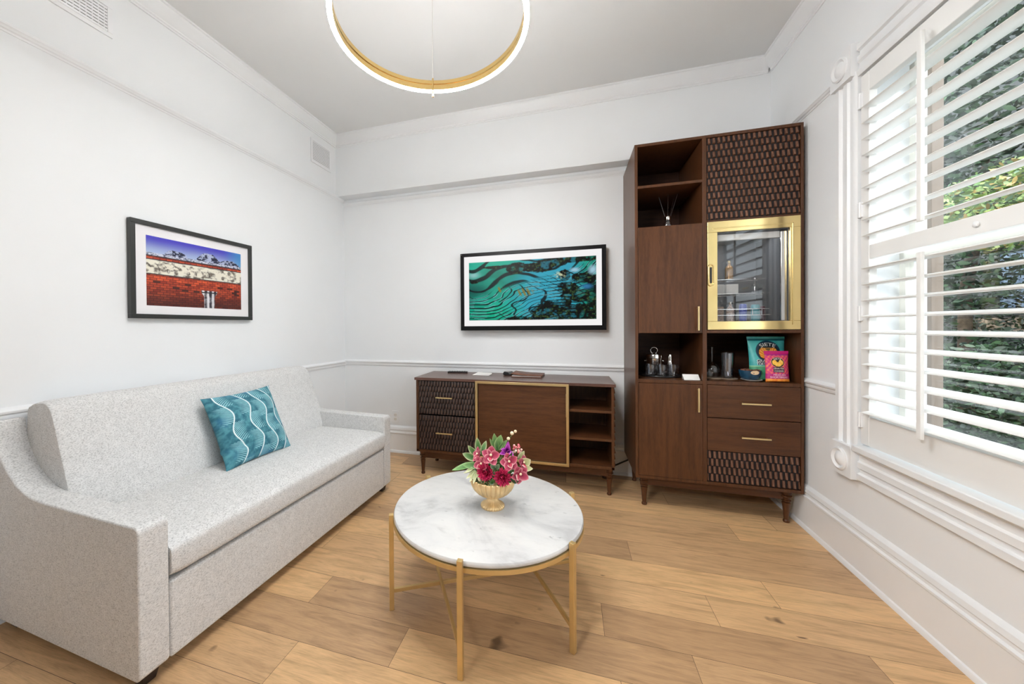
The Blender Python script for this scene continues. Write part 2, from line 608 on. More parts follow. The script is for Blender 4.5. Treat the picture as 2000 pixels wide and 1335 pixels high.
# right wall with two window openings (n = outwards, s = along the wall)
NW = .028
W1 = (.715, 2.242, .625, 2.365)
W2 = (-1.30, .23, .625, 2.365)
mb = MB()
for a, b in ((-2.4, W2[0]), (W2[1], W1[0]), (W1[1], 3.5)):
    mb.box(NW, .24, a, b, -.1, ZC + .1)
for w in (W1, W2):
    mb.box(NW, .24, w[0], w[1], -.1, w[2]); mb.box(NW, .24, w[0], w[1], w[3], ZC + .1)
struct(right_frame(obj('wall_right', mb, 'wall')), 'white wall with the shuttered window', 'wall')

# ------------------------------------------------------------------ mouldings
CROWN = [(0, -.102), (.008, -.102), (.008, -.093), (.015, -.089), (.015, -.080), (.021, -.075), (.032, -.056), (.046, -.034),
         (.052, -.021), (.052, -.014), (.060, -.010), (.060, 0), (0, 0)]
RAIL = [(0, -.028), (.004, -.028), (.007, -.020), (.013, -.016), (.016, -.008), (.020, -.004), (.020, .004), (.012, .008), (.007, .015), (0, .018)]
CHAIR = [(0, -.026), (.008, -.026), (.012, -.016), (.012, -.006), (.020, .002), (.022, .010), (.016, .018), (.008, .022), (0, .026)]
BASE = [(0, 0), (.030, 0), (.030, .008), (.024, .020), (.018, .024), (.018, .178), (.024, .184), (.024, .194), (.014, .200), (.014, .212),
        (.020, .220), (.016, .240), (.006, .252), (0, .256)]
def moulding(name, prof, z, side, a, b, label, n0=0.0):
    """side: L, R (profile grows into the room) or B (on plane y=n0)"""
    if side == 'L':
        o = left_frame(obj(name, MB().prism([(n0 + p, z + q) for p, q in prof], a, b, 'y'), 'trim', smooth=28))
    elif side == 'R':
        o = right_frame(obj(name, MB().prism([(NW - n0 - p, z + q) for p, q in prof], a, b, 'y'), 'trim', smooth=28))
    else:
        o = obj(name, MB().prism([(n0 - p, z + q) for p, q in prof], a, b, 'x'), 'trim', smooth=28)
    return struct(o, label, 'moulding')
moulding('trim_1', CROWN, ZC, 'L', -2.0, 3.02, 'crown moulding above the sofa wall')
moulding('trim_2', CROWN, ZC, 'B', -2.18, 1.33, 'crown moulding along the boxed beam', YS)
moulding('trim_3', CROWN, ZC, 'R', -2.0, 3.09, 'crown moulding above the window')
moulding('trim_4', RAIL, 2.476, 'L', -2.0, 3.125, 'picture rail above the framed print')
moulding('trim_5', RAIL, 2.437, 'B', -2.16, 1.33, 'picture rail under the boxed beam', YB)
moulding('trim_6', RAIL, 2.450, 'R', 2.40, 3.2, 'short picture rail beside the window casing')
moulding('trim_7', CHAIR, .851, 'L', -2.0, 3.125, 'chair rail behind the sofa')
moulding('trim_8', CHAIR, .858, 'B', -2.17, 1.33, 'chair rail above the media console', YB)
moulding('trim_9', CHAIR, .860, 'R', 2.40, 3.2, 'chair rail stub between tall cabinet and window casing')
moulding('baseboard_left', BASE, 0, 'L', -2.0, 3.125, 'tall white baseboard behind the sofa')
moulding('baseboard_back', BASE, 0, 'B', -2.17, 1.33, 'tall white baseboard behind the console', YB)
moulding('baseboard_right', BASE, 0, 'R', -1.9, 3.2, 'tall white baseboard under the window')

# ------------------------------------------------------------------ window (right wall)
win = right_frame(bpy.data.objects.new('window_1', None)); COL.objects.link(win)
struct(win, 'tall sash window in the right wall behind plantation shutters', 'window')
CAS = [(0, 0), (0, .020), (.012, .026), (.026, .026), (.034, .016), (.058, .016), (.066, .024), (.092, .024), (.100, .014), (.116, .014),
       (.122, .026), (.148, .026), (.155, .018), (.155, 0)]
def casing(mb, kind, a, b, e):
    # kind v: vertical strip whose inner edge sits at s=e; h: horizontal strip with inner edge at z=e
    if kind == 'v+': pts = [(NW - p, e + w) for w, p in CAS]
    if kind == 'v-': pts = [(NW - p, e - w) for w, p in CAS]
    if kind[0] == 'v': return mb.prism(pts, a, b, 'z')
    pts = [(NW - p, e + w if kind == 'h+' else e - w) for w, p in CAS]
    return mb.prism(pts, a, b, 'y')
mb = MB()
casing(mb, 'v+', .60, 2.40, W1[1] + .003); casing(mb, 'v-', .60, 2.40, W1[0] - .003)
casing(mb, 'h+', W1[0], W1[1], 2.368); casing(mb, 'h-', W1[0], W1[1], .612)
obj('casing', mb, 'trim', win, smooth=28)
for (s, z) in ((2.328, .532), (2.328, 2.458), (.630, .532), (.630, 2.458)):
    mb = MB().box(-.014, NW, s - .074, s + .074, z - .078, z + .078)
    k0 = len(mb.v)
    mb.lathe([(.056, 0), (.056, .006), (.048, .010), (.042, .005), (.036, .002), (.027, .008), (.016, .013), (0, .015)], 32)
    mt = Matrix.Translation((-.014, s, z)) @ Matrix.Rotation(-pi / 2, 4, 'Y')
    mb.xf(mt, k0)
    obj('corner_block', mb, 'trim', win, smooth=30)
mb = MB().box(-.020, .10, W1[0], W1[1], .597, .628)
obj('sill', mb, 'trim', win, bevel=.006)
# sashes, glass, lock
mb = MB()
for z0, z1, n0, n1 in ((.63, 1.532, .140, .172), (1.487, 2.365, .174, .206)):
    for a, b in ((W1[0], W1[0] + .055), (W1[1] - .055, W1[1])):
        mb.box(n0, n1, a, b, z0, z1)
    mb.box(n0, n1, W1[0], W1[1], z0, z0 + (.075 if z0 < 1 else .042)); mb.box(n0, n1, W1[0], W1[1], z1 - .042, z1)
obj('sash', mb, 'sash', win, bevel=.003)
mb = MB().box(.155, .158, W1[0] + .05, W1[1] - .05, .70, 1.495); mb.box(.189, .192, W1[0] + .05, W1[1] - .05, 1.52, 2.33)
obj('pane', mb, 'pane', win)
mb = MB().box(.128, .1395, 1.60, 1.70, 1.500, 1.516); mb.lathe([(.008, 0), (.009, .006), (.003, .010)], 12, (.134, 1.65, 1.516))
obj('sash_lock', mb, 'brass_satin', win, bevel=.002)
mb = MB()
for a, b in ((W1[0] - .001, W1[0] + .025), (W1[1] - .025, W1[1] + .001)):
    mb.box(.05, .235, a, b, .625, 2.365)
obj('jamb', mb, 'trim', win, bevel=.002)

win2 = right_frame(bpy.data.objects.new('added_window', None)); COL.objects.link(win2)  # unseen window, added as an opening for the fill light
struct(win2, 'unseen window added in the right wall beside the camera for a fill light', 'window')
mb = MB()
casing(mb, 'v+', .47, 2.50, W2[1]); casing(mb, 'v-', .47, 2.50, W2[0]); casing(mb, 'h+', W2[0], W2[1], 2.368); casing(mb, 'h-', W2[0], W2[1], .612)
obj('casing', mb, 'trim', win2, smooth=28)
mb = MB()
for a, b, c, d in ((W2[0], W2[1], .63, .70), (W2[0], W2[1], 2.30, 2.365), (W2[0], W2[1], 1.47, 1.51), (W2[0], W2[0] + .06, .63, 2.365), (W2[1] - .06, W2[1], .63, 2.365)):
    mb.box(.10, .14, a, b, c, d)
obj('sash', mb, 'sash', win2)

# plantation shutter, one panel then its twin
def shutter(s0, s1, label):
    t = right_frame(thing('plantation_shutter', label, 'shutter', group='hinged shutter panels of the window'))
    st = .052
    n0, n1 = .014, .044
    for a, b in ((s0, s0 + st), (s1 - st, s1)):
        box('stile', n0, n1, a, b, .637, 2.358, 'shutter', t, .003)
    for z0, z1 in ((.637, .772), (1.497, 1.562), (2.268, 2.358)):
        box('rail', n0, n1, s0 + st, s1 - st, z0, z1, 'shutter', t, .003)
    lou = MB()
    n = 20
    prof = [(.0445 * cos(2 * pi * k / n), .0075 * sin(2 * pi * k / n)) for k in range(n)]
    lou.prism(prof, s0 + st + .002, s1 - st - .002, 'y')
    first = None
    zs = [2.200 - .0736 * k for k in range(9)] + [1.458 - .0736 * k for k in range(10)]
    for z in zs:
        if first is None:
            o = first = obj('louver', lou, 'shutter', t, smooth=40)
        else:
            o = first.copy(); COL.objects.link(o); o.parent = t
        o.location = (.029, 0, z)
        o.rotation_euler = (0, radians(-11.0 if z > 1.55 else -5.0), 0)
    c = (s0 + s1) / 2
    for z0, z1 in ((1.585, 2.298), (.762, 1.470)):
        box('tilt_rod', -.031, -.019, c - .010, c + .010, z0, z1, 'shutter', t, .002)
    hs = s1 - .004 if s1 > 2 else s0 + .004
    for z in (2.245, 1.735, 1.25, .75):
        mb = MB().lathe([(.006, -.036), (.006, .036)], 10, (.009, hs, z)); mb.box(.006, .0135, hs - .012, hs + .012, z - .034, z + .034)
        obj('hinge', mb, 'trim', t)
    kn = MB().lathe([(.004, 0), (.009, .004), (.009, .009), (.003, .012)], 12)
    kn.xf(Matrix.Translation((n0, s0 + st * 4.2 if s1 > 2 else s1 - st, 1.530)) @ Matrix.Rotation(-pi / 2, 4, 'Y'))
    obj('knob', kn, 'trim', t, smooth=40)
    return t
shutter(1.482, 2.236, 'white plantation shutter panel with open louvers beside the tall cabinet')
shutter(.722, 1.476, 'white plantation shutter panel nearer the camera, past the picture edge')

# ------------------------------------------------------------------ sofa (along the left wall; n = into the room, s = along it)
def build_sofa():
    t = left_frame(thing('sofa', 'pale grey heathered sofa with swooping arms along the left wall', 'sofa'))
    arm = [(.045, .045), (.905, .045), (.920, .060), (.920, .530), (.914, .546), (.900, .553), (.75, .5535), (.54, .556), (.36, .559),
           (.30, .566), (.25, .580), (.20, .604), (.15, .640), (.11, .680), (.08, .720), (.062, .760), (.052, .800), (.048, .83), (.035, .835), (.035, .055)]
    for a, b in ((.778, .872), (2.322, 2.408)):
        obj('armrest', MB().prism(arm, a, b, 'y'), 'fabric', t, bevel=.010, seg=3)
    back = [(.036, .05), (.17, .05), (.15, .50), (.10, .79), (.036, .79)]
    obj('back_frame', MB().prism(back, .872, 2.322, 'y'), 'fabric', t, bevel=.012, seg=3)
    box('base', .17, .885, .874, 2.320, .06, .312, 'fabric', t, .006)
    box('front_panel', .885, .917, .876, 2.318, .048, .318, 'fabric', t, .010, 3)
    # seat cushion, slightly crowned
    def seat(u, v):
        # closed rounded section swept along s
        n0, n1, z0, z1 = .22, .932, .322, .455
        a = 2 * pi * u
        c, s_ = cos(a), sin(a)
        e = .22
        x = (n0 + n1) / 2 + (n1 - n0) / 2 * math.copysign(abs(c) ** e, c)
        z = (z0 + z1) / 2 + (z1 - z0) / 2 * math.copysign(abs(s_) ** (e * 1.6), s_)
        k = 1 - abs(2 * v - 1) ** 14
        kk = .90 + .10 * k ** .5
        z = (z0 + z1) / 2 + (z - (z0 + z1) / 2) * kk
        x = (n0 + n1) / 2 + (x - (n0 + n1) / 2) * (.985 + .015 * k ** .5)
        if s_ > 0:
            z += .012 * sin(pi * min(max((x - n0) / (n1 - n0), 0), 1)) * sin(pi * v)
        return (x, .876 + (2.318 - .876) * v, z)
    mb = MB().grid(seat, 64, 48)
    for j in (0, 48):
        ring = [j * 65 + i for i in range(64)]
        mb.add([], []); mb.f.append(tuple(ring if j else ring[::-1])); mb.mi.append(0)
    obj('seat_cushion', mb, 'fabric', t, smooth=50)
    # back cushion: leaning rounded section
    prof = [(.055, .40), (.33, .40), (.372, .425), (.376, .47), (.358, .54), (.330, .62), (.300, .70), (.272, .78), (.250, .84), (.232, .878),
            (.205, .900), (.175, .907), (.125, .902), (.085, .888), (.060, .85), (.052, .6)]
    P = []
    n = len(prof)
    for i in range(n):
        p0, p1, p2, p3 = [np.array(prof[(i + k - 1) % n]) for k in range(4)]
        for q in (0, .25, .5, .75):
            P.append(.5 * ((2 * p1) + (-p0 + p2) * q + (2 * p0 - 5 * p1 + 4 * p2 - p3) * q * q + (-p0 + 3 * p1 - 3 * p2 + p3) * q ** 3))
    P = np.array(P); ctr = np.array([.22, .64])
    mb = MB(); NV = 60
    for j in range(NV + 1):
        v = j / NV
        v = .5 - .5 * cos(pi * v)
        e = abs(2 * v - 1)
        k = (1 - e ** 26) ** .5 if e < 1 else 0
        sc = .955 + .045 * k
        bul = 1 + .03 * (1 - e ** 2)
        for p in P:
            q = ctr + (p - ctr) * sc
            x = q[0] + (.010 * (1 - e ** 4) if q[0] > .2 else 0)
            mb.v.append((x, .868 + (2.352 - .868) * v - (.040 * max(0, (q[1] - .40)) if v > .5 else 0) * ((v - .5) * 2), q[1]))
    m_ = len(P)
    for j in range(NV):
        for i in range(m_):
            mb.f.append((j * m_ + i, j * m_ + (i + 1) % m_, (j + 1) * m_ + (i + 1) % m_, (j + 1) * m_ + i)); mb.mi.append(0)
    mb.f.append(tuple(range(m_))); mb.mi.append(0)
    mb.f.append(tuple(NV * m_ + i for i in range(m_))); mb.mi.append(0)
    # the far end stops against the far arm
    mb.v = [(x, min(y, 2.350), z) for x, y, z in mb.v]
    obj('back_cushion', mb, 'fabric', t, smooth=60)
    for n_, s_ in ((.865, .828), (.865, 2.362), (.10, .828), (.10, 2.362)):
        lm = MB().add([(n_ + i * w, s_ + j * w, z) for z, w in ((0, .020), (.048, .030)) for i, j in ((-1, -1), (1, -1), (1, 1), (-1, 1))],
                      [(3, 2, 1, 0), (4, 5, 6, 7), (0, 1, 5, 4), (1, 2, 6, 5), (2, 3, 7, 6), (3, 0, 4, 7)])
        obj('leg', lm, 'dark_leg', t, bevel=.003)['label'] = 'dark wooden block leg'
    return t
build_sofa()

def build_pillow():
    TL, TR, BL, BR = [np.array(p) for p in ((.325, 1.415, .820), (.325, 1.868, .826), (.545, 1.388, .462), (.545, 1.828, .458))]
    nrm = np.cross(TR - TL, BL - TL); nrm = nrm / np.linalg.norm(nrm)
    if nrm[0] < 0: nrm = -nrm
    def img(U, V):
        base = lerp(np.broadcast_to(L3(40, 100, 118), U.shape + (3,)), np.broadcast_to(L3(82, 146, 158), U.shape + (3,)), np.clip(fbm(U * 24, V * 24, 4) * 2.0 - .55, 0, 1))
        base = lerp(base, np.broadcast_to(L3(60, 120, 165), U.shape + (3,)), np.clip(fbm(U * 5 + 9, V * 5, 3) * 2 - 1.1, 0, .6))
        white = np.broadcast_to(L3(226, 240, 240), U.shape + (3,))
        pale = np.broadcast_to(L3(150, 205, 214), U.shape + (3,))
        m = np.zeros_like(U); fr = np.zeros_like(U)
        for x0, ph in ((.16, 0.2), (.42, 1.2), (.63, .1), (.83, 1.0), (1.02, .3)):
            xc = x0 + .10 * (1 - V) - .02 + .046 * np.sin(2 * pi * (1 - V) * 2.0 + ph + 3.4)
            d = U - xc
            m = np.maximum(m, 1 - sstep(.005, .0105, np.abs(d)))
            side = np.where(np.sin(2 * pi * (1 - V) * 2.0 + ph + 3.4) > 0, -1, 1)
            dd = d * side
            hatch = .5 + .5 * np.cos(2 * pi * ((V - .55 * np.abs(d)) * 46))
            env = np.where((dd > 0) & (dd < .15), (1 - (dd / .15) ** 3), 0) * sstep(.45, .75, hatch)
            fr = np.maximum(fr, env)
        c = lerp(base, pale, fr)
        return lerp(c, white, m)
    G = 220
    mb = MB()
    T = .074
    def surf(sgn):
        def fn(u, v):
            p = TL * (1 - u) * v + TR * u * v + BL * (1 - u) * (1 - v) + BR * u * (1 - v)
            a, b = 2 * u - 1, 2 * v - 1
            h = max(0, (1 - abs(a) ** 2.4)) ** .55 * max(0, (1 - abs(b) ** 2.4)) ** .55
            pin = .045 * (1 - b * b) * a * abs(a) ** 2, .040 * (1 - a * a) * b * abs(b) ** 2
            c = p - (TR - TL) * pin[0] * .9 - (TL - BL) * pin[1] * .9
            cr = -.010 * math.exp(-((b + .62 + .12 * a) / .09) ** 2) * max(0, (.5 - a)) * (1 if sgn > 0 else 0)
            return tuple(c + nrm * (sgn * T * h + cr))
        return fn
    painted(mb, surf(1), G, G, img)
    painted(mb, surf(-1), 40, 40, img)
    o = obj('throw_pillow', mb, 'pillow', smooth=180)
    left_frame(o)
    tag(o, 'square teal throw pillow with white feathery wavy lines, leaning on the sofa back', 'pillow')
build_pillow()

# ------------------------------------------------------------------ framed print on the left wall
def build_print():
    t = left_frame(thing('framed_print', 'black framed photograph of an ornate red brick facade above the sofa', 'picture'))
    a0, a1, z0, z1 = 1.266, 2.012, 1.259, 1.791
    mb = MB(); w, d0, d1 = .024, .004, .034
    for s0, s1, q0, q1 in ((a0, a1, z1 - w, z1), (a0, a1, z0, z0 + w), (a0, a0 + w, z0 + w, z1 - w), (a1 - w, a1, z0 + w, z1 - w)):
        mb.box(d0, d1, s0, s1, q0, q1)
    obj('frame', mb, 'frame_grey', t, bevel=.0015)
    box('mat', .006, .020, a0 + w, a1 - w, z0 + w, z1 - w, 'mat_board', t, 0)
    def img(U, V):
        sh = U.shape + (3,)
        B = lambda *c: np.broadcast_to(L3(*c), sh)
        sky = lerp(B(176, 196, 226), B(70, 64, 190), sstep(.75, 1.02, V + .06 * fbm(U * 3, V * 3, 2)))
        sky = lerp(sky, B(60, 150, 205), sstep(.75, 1.0, U) * .75)
        n = fbm(U * 26, V * 30, 4); nf = fbm(U * 70, V * 70, 2)
        # brick courses
        row = V * 30; off = (np.floor(row) % 2) * .5
        bx = U * 17 + off
        mort = np.maximum(1 - sstep(.06, .16, np.abs(row - np.round(row))), 1 - sstep(.03, .08, np.abs(bx - np.round(bx))))
        tone = _tab[np.floor(bx).astype(int) & 255, np.floor(row).astype(int) & 255]
        brick = lerp(B(150, 44, 24), B(232, 96, 52), np.clip(tone * .8 + n * .5 - .2, 0, 1))
        brick = lerp(brick, B(52, 16, 14), mort * .8)
        dark = 1 - sstep(.0, .36, V - .06 * n)
        brick = lerp(brick, B(44, 12, 14), dark * .85)
        brick = lerp(brick, B(20, 10, 14), ((tone > .8) & (V > .24) & (V < .36)) * .9)
        c = brick
        sign = ((V > .455) & (V < .665)).astype(float)
        st = lerp(B(236, 232, 216), B(112, 104, 94), np.clip((n - .47) * 4, 0, 1))
        st = lerp(st, B(60, 52, 48), ((np.abs(np.sin(U * 44 + 5 * np.sin(V * 9))) < .22) & (n > .46) & (V > .50) & (V < .61)) * .75)
        c = lerp(c, st, sign)
        edge = np.maximum(1 - sstep(.006, .014, np.abs(V - .455)), 1 - sstep(.004, .012, np.abs(V - .668)))
        c = lerp(c, B(22, 26, 34), edge * .9)
        cor = ((V > .715) & (V < .765 + .012 * nf)).astype(float)
        c = lerp(c, lerp(B(206, 210, 226), B(80, 86, 116), np.clip((nf - .4) * 3, 0, 1)), cor)
        c = lerp(c, B(18, 20, 30), (1 - sstep(.006, .014, np.abs(V - .715))) * .9)
        orn = .765 + .135 * np.exp(-((U - .60) / .105) ** 4) + .075 * np.exp(-((U - .27) / .10) ** 4) + .07 * np.exp(-((U - .85) / .11) ** 4) + .03 * (n - .5)
        inn = ((V >= .762) & (V < orn) & (orn > .785)).astype(float)
        c = np.where((V >= .762)[..., None], sky, c)
        c = lerp(c, lerp(B(176, 186, 216), B(22, 28, 58), np.clip((fbm(U * 40, V * 34, 3) - .36) * 5, 0, 1)), inn)
        box_ = ((U > .52 + .03 * (1 - sstep(.18, .26, V))) & (U < .70 - .03 * (1 - sstep(.18, .26, V))) & (V < .285)).astype(float)
        dr = lerp(B(228, 226, 232), B(34, 28, 44), np.clip(np.abs(np.sin(U * 58)) * 1.5 - .45 + (n - .5), 0, 1))
        dr = lerp(dr, B(24, 22, 30), ((V > .245) & (V < .262)) * 1.0)
        c = lerp(c, dr, box_)
        return c * .95
    mb = MB(); s0, s1, q0, q1 = 1.346, 1.931, 1.331, 1.717
    painted(mb, lambda u, v: (.0206, s0 + (s1 - s0) * u, q0 + (q1 - q0) * v), 340, 220, img)
    obj('print', mb, 'print', t, fix=False)
build_print()

# ------------------------------------------------------------------ air vents high on the left wall
def vent(a0, a1, z0, z1, nsl, label, lattice):
    t = left_frame(thing('air_vent', label, 'vent', group='air vents high on the left wall'))
    w = .022
    mb = MB()
    for s0, s1, q0, q1 in ((a0 - w, a1 + w, z1, z1 + w), (a0 - w, a1 + w, z0 - w, z0), (a0 - w, a0, z0, z1), (a1, a1 + w, z0, z1)):
        mb.box(.0005, .008, s0, s1, q0, q1)
    obj('frame', mb, 'trim', t, bevel=.002)
    box('backing', .0005, .0015, a0, a1, z0, z1, 'grey_dark', t, 0)
    p = (z1 - z0) / nsl
    sl = MB().add([(.002, a0, -p * .26), (.002, a1, -p * .26), (.0075, a1, p * .34), (.0075, a0, p * .34), (.004, a0, -p * .26), (.004, a1, -p * .26)],
                  [(0, 1, 2, 3), (4, 3, 2, 5), (0, 4, 5, 1)])
    first = None
    for k in range(nsl):
        if first is None: o = first = obj('slat', sl, 'trim', t)
        else:
            o = first.copy(); COL.objects.link(o); o.parent = t
        o.location = (0, 0, z0 + p * (k + .45))
    if lattice:
        mb = MB(); k = a0 + .012
        while k < a1:
            mb.box(.0016, .003, k - .002, k + .002, z0, z1); k += .024
        obj('damper_bars', mb, 'trim', t)
vent(.62, 1.195, 2.711, 2.836, 8, 'wide white louvered air vent high on the left wall nearest the camera', True)
vent(2.680, 2.906, 2.698, 2.868, 12, 'small white air vent high on the left wall by the corner beam', False)

# ------------------------------------------------------------------ power outlet and cord on the back wall
t = thing('wall_outlet', 'white duplex power outlet low on the wall between sofa and console', 'outlet', (-1.611, YB, .338))
box('plate', -.036, .036, -.006, 0, -.058, .058, 'trim', t, .002)
for dz in (.020, -.020):
    mb = MB().lathe([(.016, 0), (.0165, .002), (.012, .003)], 20)
    mb.xf(Matrix.Translation((0, -.006, dz)) @ Matrix.Rotation(pi / 2, 4, 'X'))
    s_ = obj('socket', mb, 'plate', t, smooth=40)
    mb = MB().box(-.007, -.005, -.0096, -.0085, dz - .004, dz + .006); mb.box(.005, .007, -.0096, -.0085, dz - .004, dz + .006)
    obj('slot', mb, 'black', s_)
mb = MB().tube([(.20, 3.165, .060), (.30, 3.165, .075), (.353, 3.160, .091), (.40, 3.160, .118), (.45, 3.162, .145), (.52, 3.165, .165)], .006, 8)
tag(obj('power_cord', mb, 'black', smooth=180), 'black power cord running behind the console towards the tall cabinet', 'cord')

# ------------------------------------------------------------------ television
def build_tv():
    t = thing('television', 'wall mounted television in art mode showing turquoise terraced fields', 'television', (0, 0, 0))
    x0, x1, z0, z1 = -.925, .281, 1.168, 1.847
    mb = MB(); w, wb = .033, .038
    for a, b, c, d in ((x0, x1, z1 - .031, z1), (x0, x1, z0, z0 + wb), (x0, x0 + w, z0 + wb, z1 - .031), (x1 - w, x1, z0 + wb, z1 - .031)):
        mb.box(a, b, 3.128, 3.168, c, d)
    obj('bezel', mb, 'black_frame', t, bevel=.002)
    box('back_panel', x0 + .01, x1 - .01, 3.150, 3.176, z0 + .01, z1 - .01, 'black', t, .002)
    box('wall_bracket', -.50, -.14, 3.174, 3.2105, 1.36, 1.66, 'black', t, .003)
    ix0, ix1, iz0, iz1 = x0 + w, x1 - w, z0 + wb, z1 - .031
    W_, H_ = ix1 - ix0, iz1 - iz0
    px0, px1, pz0, pz1 = (-.848 - ix0) / W_, (.207 - ix0) / W_, (1.256 - iz0) / H_, (1.764 - iz0) / H_
    def pic(U, V):
        sh = U.shape + (3,)
        B = lambda *c: np.broadcast_to(L3(*c), sh)
        n1, n2 = fbm(U * 4, V * 3, 3) - .5, fbm(U * 5 + 5, V * 4 + 9, 3) - .5
        leaf = fbm(U * 70, V * 36, 3); big = fbm(U * 8 + 3, V * 5 + 11, 4)
        base = lerp(B(14, 112, 98), B(44, 184, 160), np.clip(fbm(U * 5, V * 4, 3) * 2 - .5, 0, 1))
        base = lerp(base, B(72, 176, 204), sstep(.28, .60, U + .2 * n1) * (1 - sstep(.80, .95, U)) * .85)
        base = lerp(base, B(20, 86, 84), (1 - sstep(.0, .30, U)) * np.exp(-((V - .52) / .16) ** 2) * .7)
        base = lerp(base, B(20, 190, 150), np.exp(-(((U - .16) / .16) ** 2 + ((V - .10) / .12) ** 2)) * .8)
        # banks of the lower terraces sweep up from the lower left to the middle
        h = 15 * (V - .55 * U ** 1.15 - .05 + .13 * n1) + 1.3 * np.sin(7 * U + 3 * V) + 1.6 * n2
        fr = np.abs(h - np.round(h))
        wd = .10 + .16 * np.clip(fbm(U * 5 + 20, V * 4 + 3, 2) * 2.4 - 1.05, 0, 1)
        low = 1 - sstep(wd * .55, wd * 1.1, fr)
        # upper left terraces lie flatter and wider
        g = 6.5 * (V + .16 * np.sin(4.2 * U + .6) + .10 * n2) + .9 * np.sin(9 * U + 2 * V)
        fg = np.abs(g - np.round(g))
        wg = .12 + .22 * np.clip(fbm(U * 4 + 50, V * 5, 2) * 2.2 - 1.0, 0, 1)
        up = 1 - sstep(wg * .6, wg * 1.1, fg)
        k = sstep(.02, .14, V - .55 * U - .30 + .1 * n1)
        ln = low * (1 - k) + up * k
        # cross banks dividing the blue terraces
        x = 9 * U + 3.2 * V + 1.1 * np.sin(7 * V + 3 * U) + n1 * 2
        cr = (1 - sstep(.035, .075, np.abs(x - np.round(x)))) * (1 - k) * (U > .25)
        ln = np.maximum(ln, cr)
        c = lerp(base, B(4, 30, 36), ln * .95)
        gl = (1 - sstep(.03, .08, np.abs(fr - wd * 1.35))) * (fbm(U * 16, V * 12, 2) > .56) * (1 - k)
        c = lerp(c, B(150, 210, 216), gl * .6)
        c = lerp(c, B(170, 208, 210), np.exp(-(((U - .04) / .05) ** 2 + ((V - .78) / .06) ** 2)) * .8 * (1 - ln))
        yel = np.exp(-(((U - .46) / .085) ** 2 + ((V - .46) / .085) ** 2)) + .9 * np.exp(-(((U - .26) / .03) ** 2 + ((V - .52) / .07) ** 2))
        c = lerp(c, B(150, 132, 36), np.clip((yel - .4) * 3, 0, 1) * sstep(.3, .6, np.sin(U * 170 + V * 40) * .5 + .5) * .8)
        tree = lerp(B(2, 12, 10), B(22, 54, 30), np.clip((leaf - .47) * 4, 0, 1))
        tree = lerp(tree, B(84, 104, 62), sstep(.62, .74, leaf) * .7)
        def blob(cu, cv, ru, rv, rough=1.1):
            return 1 - sstep(.80, 1.05, ((U - cu) / ru) ** 2 + ((V - cv) / rv) ** 2 + rough * (big - .5) + .5 * (leaf - .5))
        m = np.zeros_like(U)
        for a in ((.40, .87, .09, .10), (.54, .86, .13, .09), (.68, .93, .12, .08), (.86, .97, .16, .07), (.90, .66, .10, .10), (.80, .50, .09, .13), (.86, .38, .14, .10),
                  (.97, .42, .07, .20), (.78, .30, .05, .14), (.70, .08, .19, .25), (.88, .10, .12, .16), (.98, .06, .10, .24), (.42, .015, .12, .05), (.77, .70, .05, .10), (.20, .90, .10, .03), (.04, .66, .04, .03)):
            m = np.maximum(m, blob(*a))
        tex = np.clip((fbm(U * 30, V * 18, 3) - .33) * 5, 0, 1)
        c = lerp(c, tree, m * (.55 + .45 * tex))
        sky = np.exp(-(((U - .845) / .05) ** 2 + ((V - .79) / .05) ** 2) * 1.2) + np.exp(-(((U - .975) / .045) ** 2 + ((V - .78) / .10) ** 2) * 1.2)
        c = lerp(c, B(176, 210, 226), np.clip(sky * 1.6 - .5, 0, 1) * .92)
        c = lerp(c, B(216, 222, 190), np.clip(1.6 * np.exp(-(((U - .735) / .05) ** 2 + ((V - .72) / .07) ** 2)) - .5, 0, 1) * sstep(.45, .55, leaf) * .8)
        c = c ** 1.18 * .92
        c = lerp(c, B(50, 120, 170), np.clip(1.5 * np.exp(-(((U - .93) / .05) ** 2 + ((V - .52) / .05) ** 2)) - .4, 0, 1) * .8)
        return c
    def img(U, V):
        q = pic(np.clip((U - px0) / (px1 - px0), 0, 1), np.clip((V - pz0) / (pz1 - pz0), 0, 1))
        ins = ((U > px0) & (U < px1) & (V > pz0) & (V < pz1)).astype(float)
        return lerp(np.broadcast_to(L3(240, 238, 238), U.shape + (3,)), q, ins)
    mb = MB(); painted(mb, lambda u, v: (ix0 + W_ * u, 3.134, iz0 + H_ * v), 400, 214, img)
    obj('screen', mb, 'screen', t, fix=False)
    obj('indicator', MB().box(x0 + .008, x0 + .014, 3.1272, 3.1282, z1 - .012, z1 - .008), 'silver', t)
build_tv()

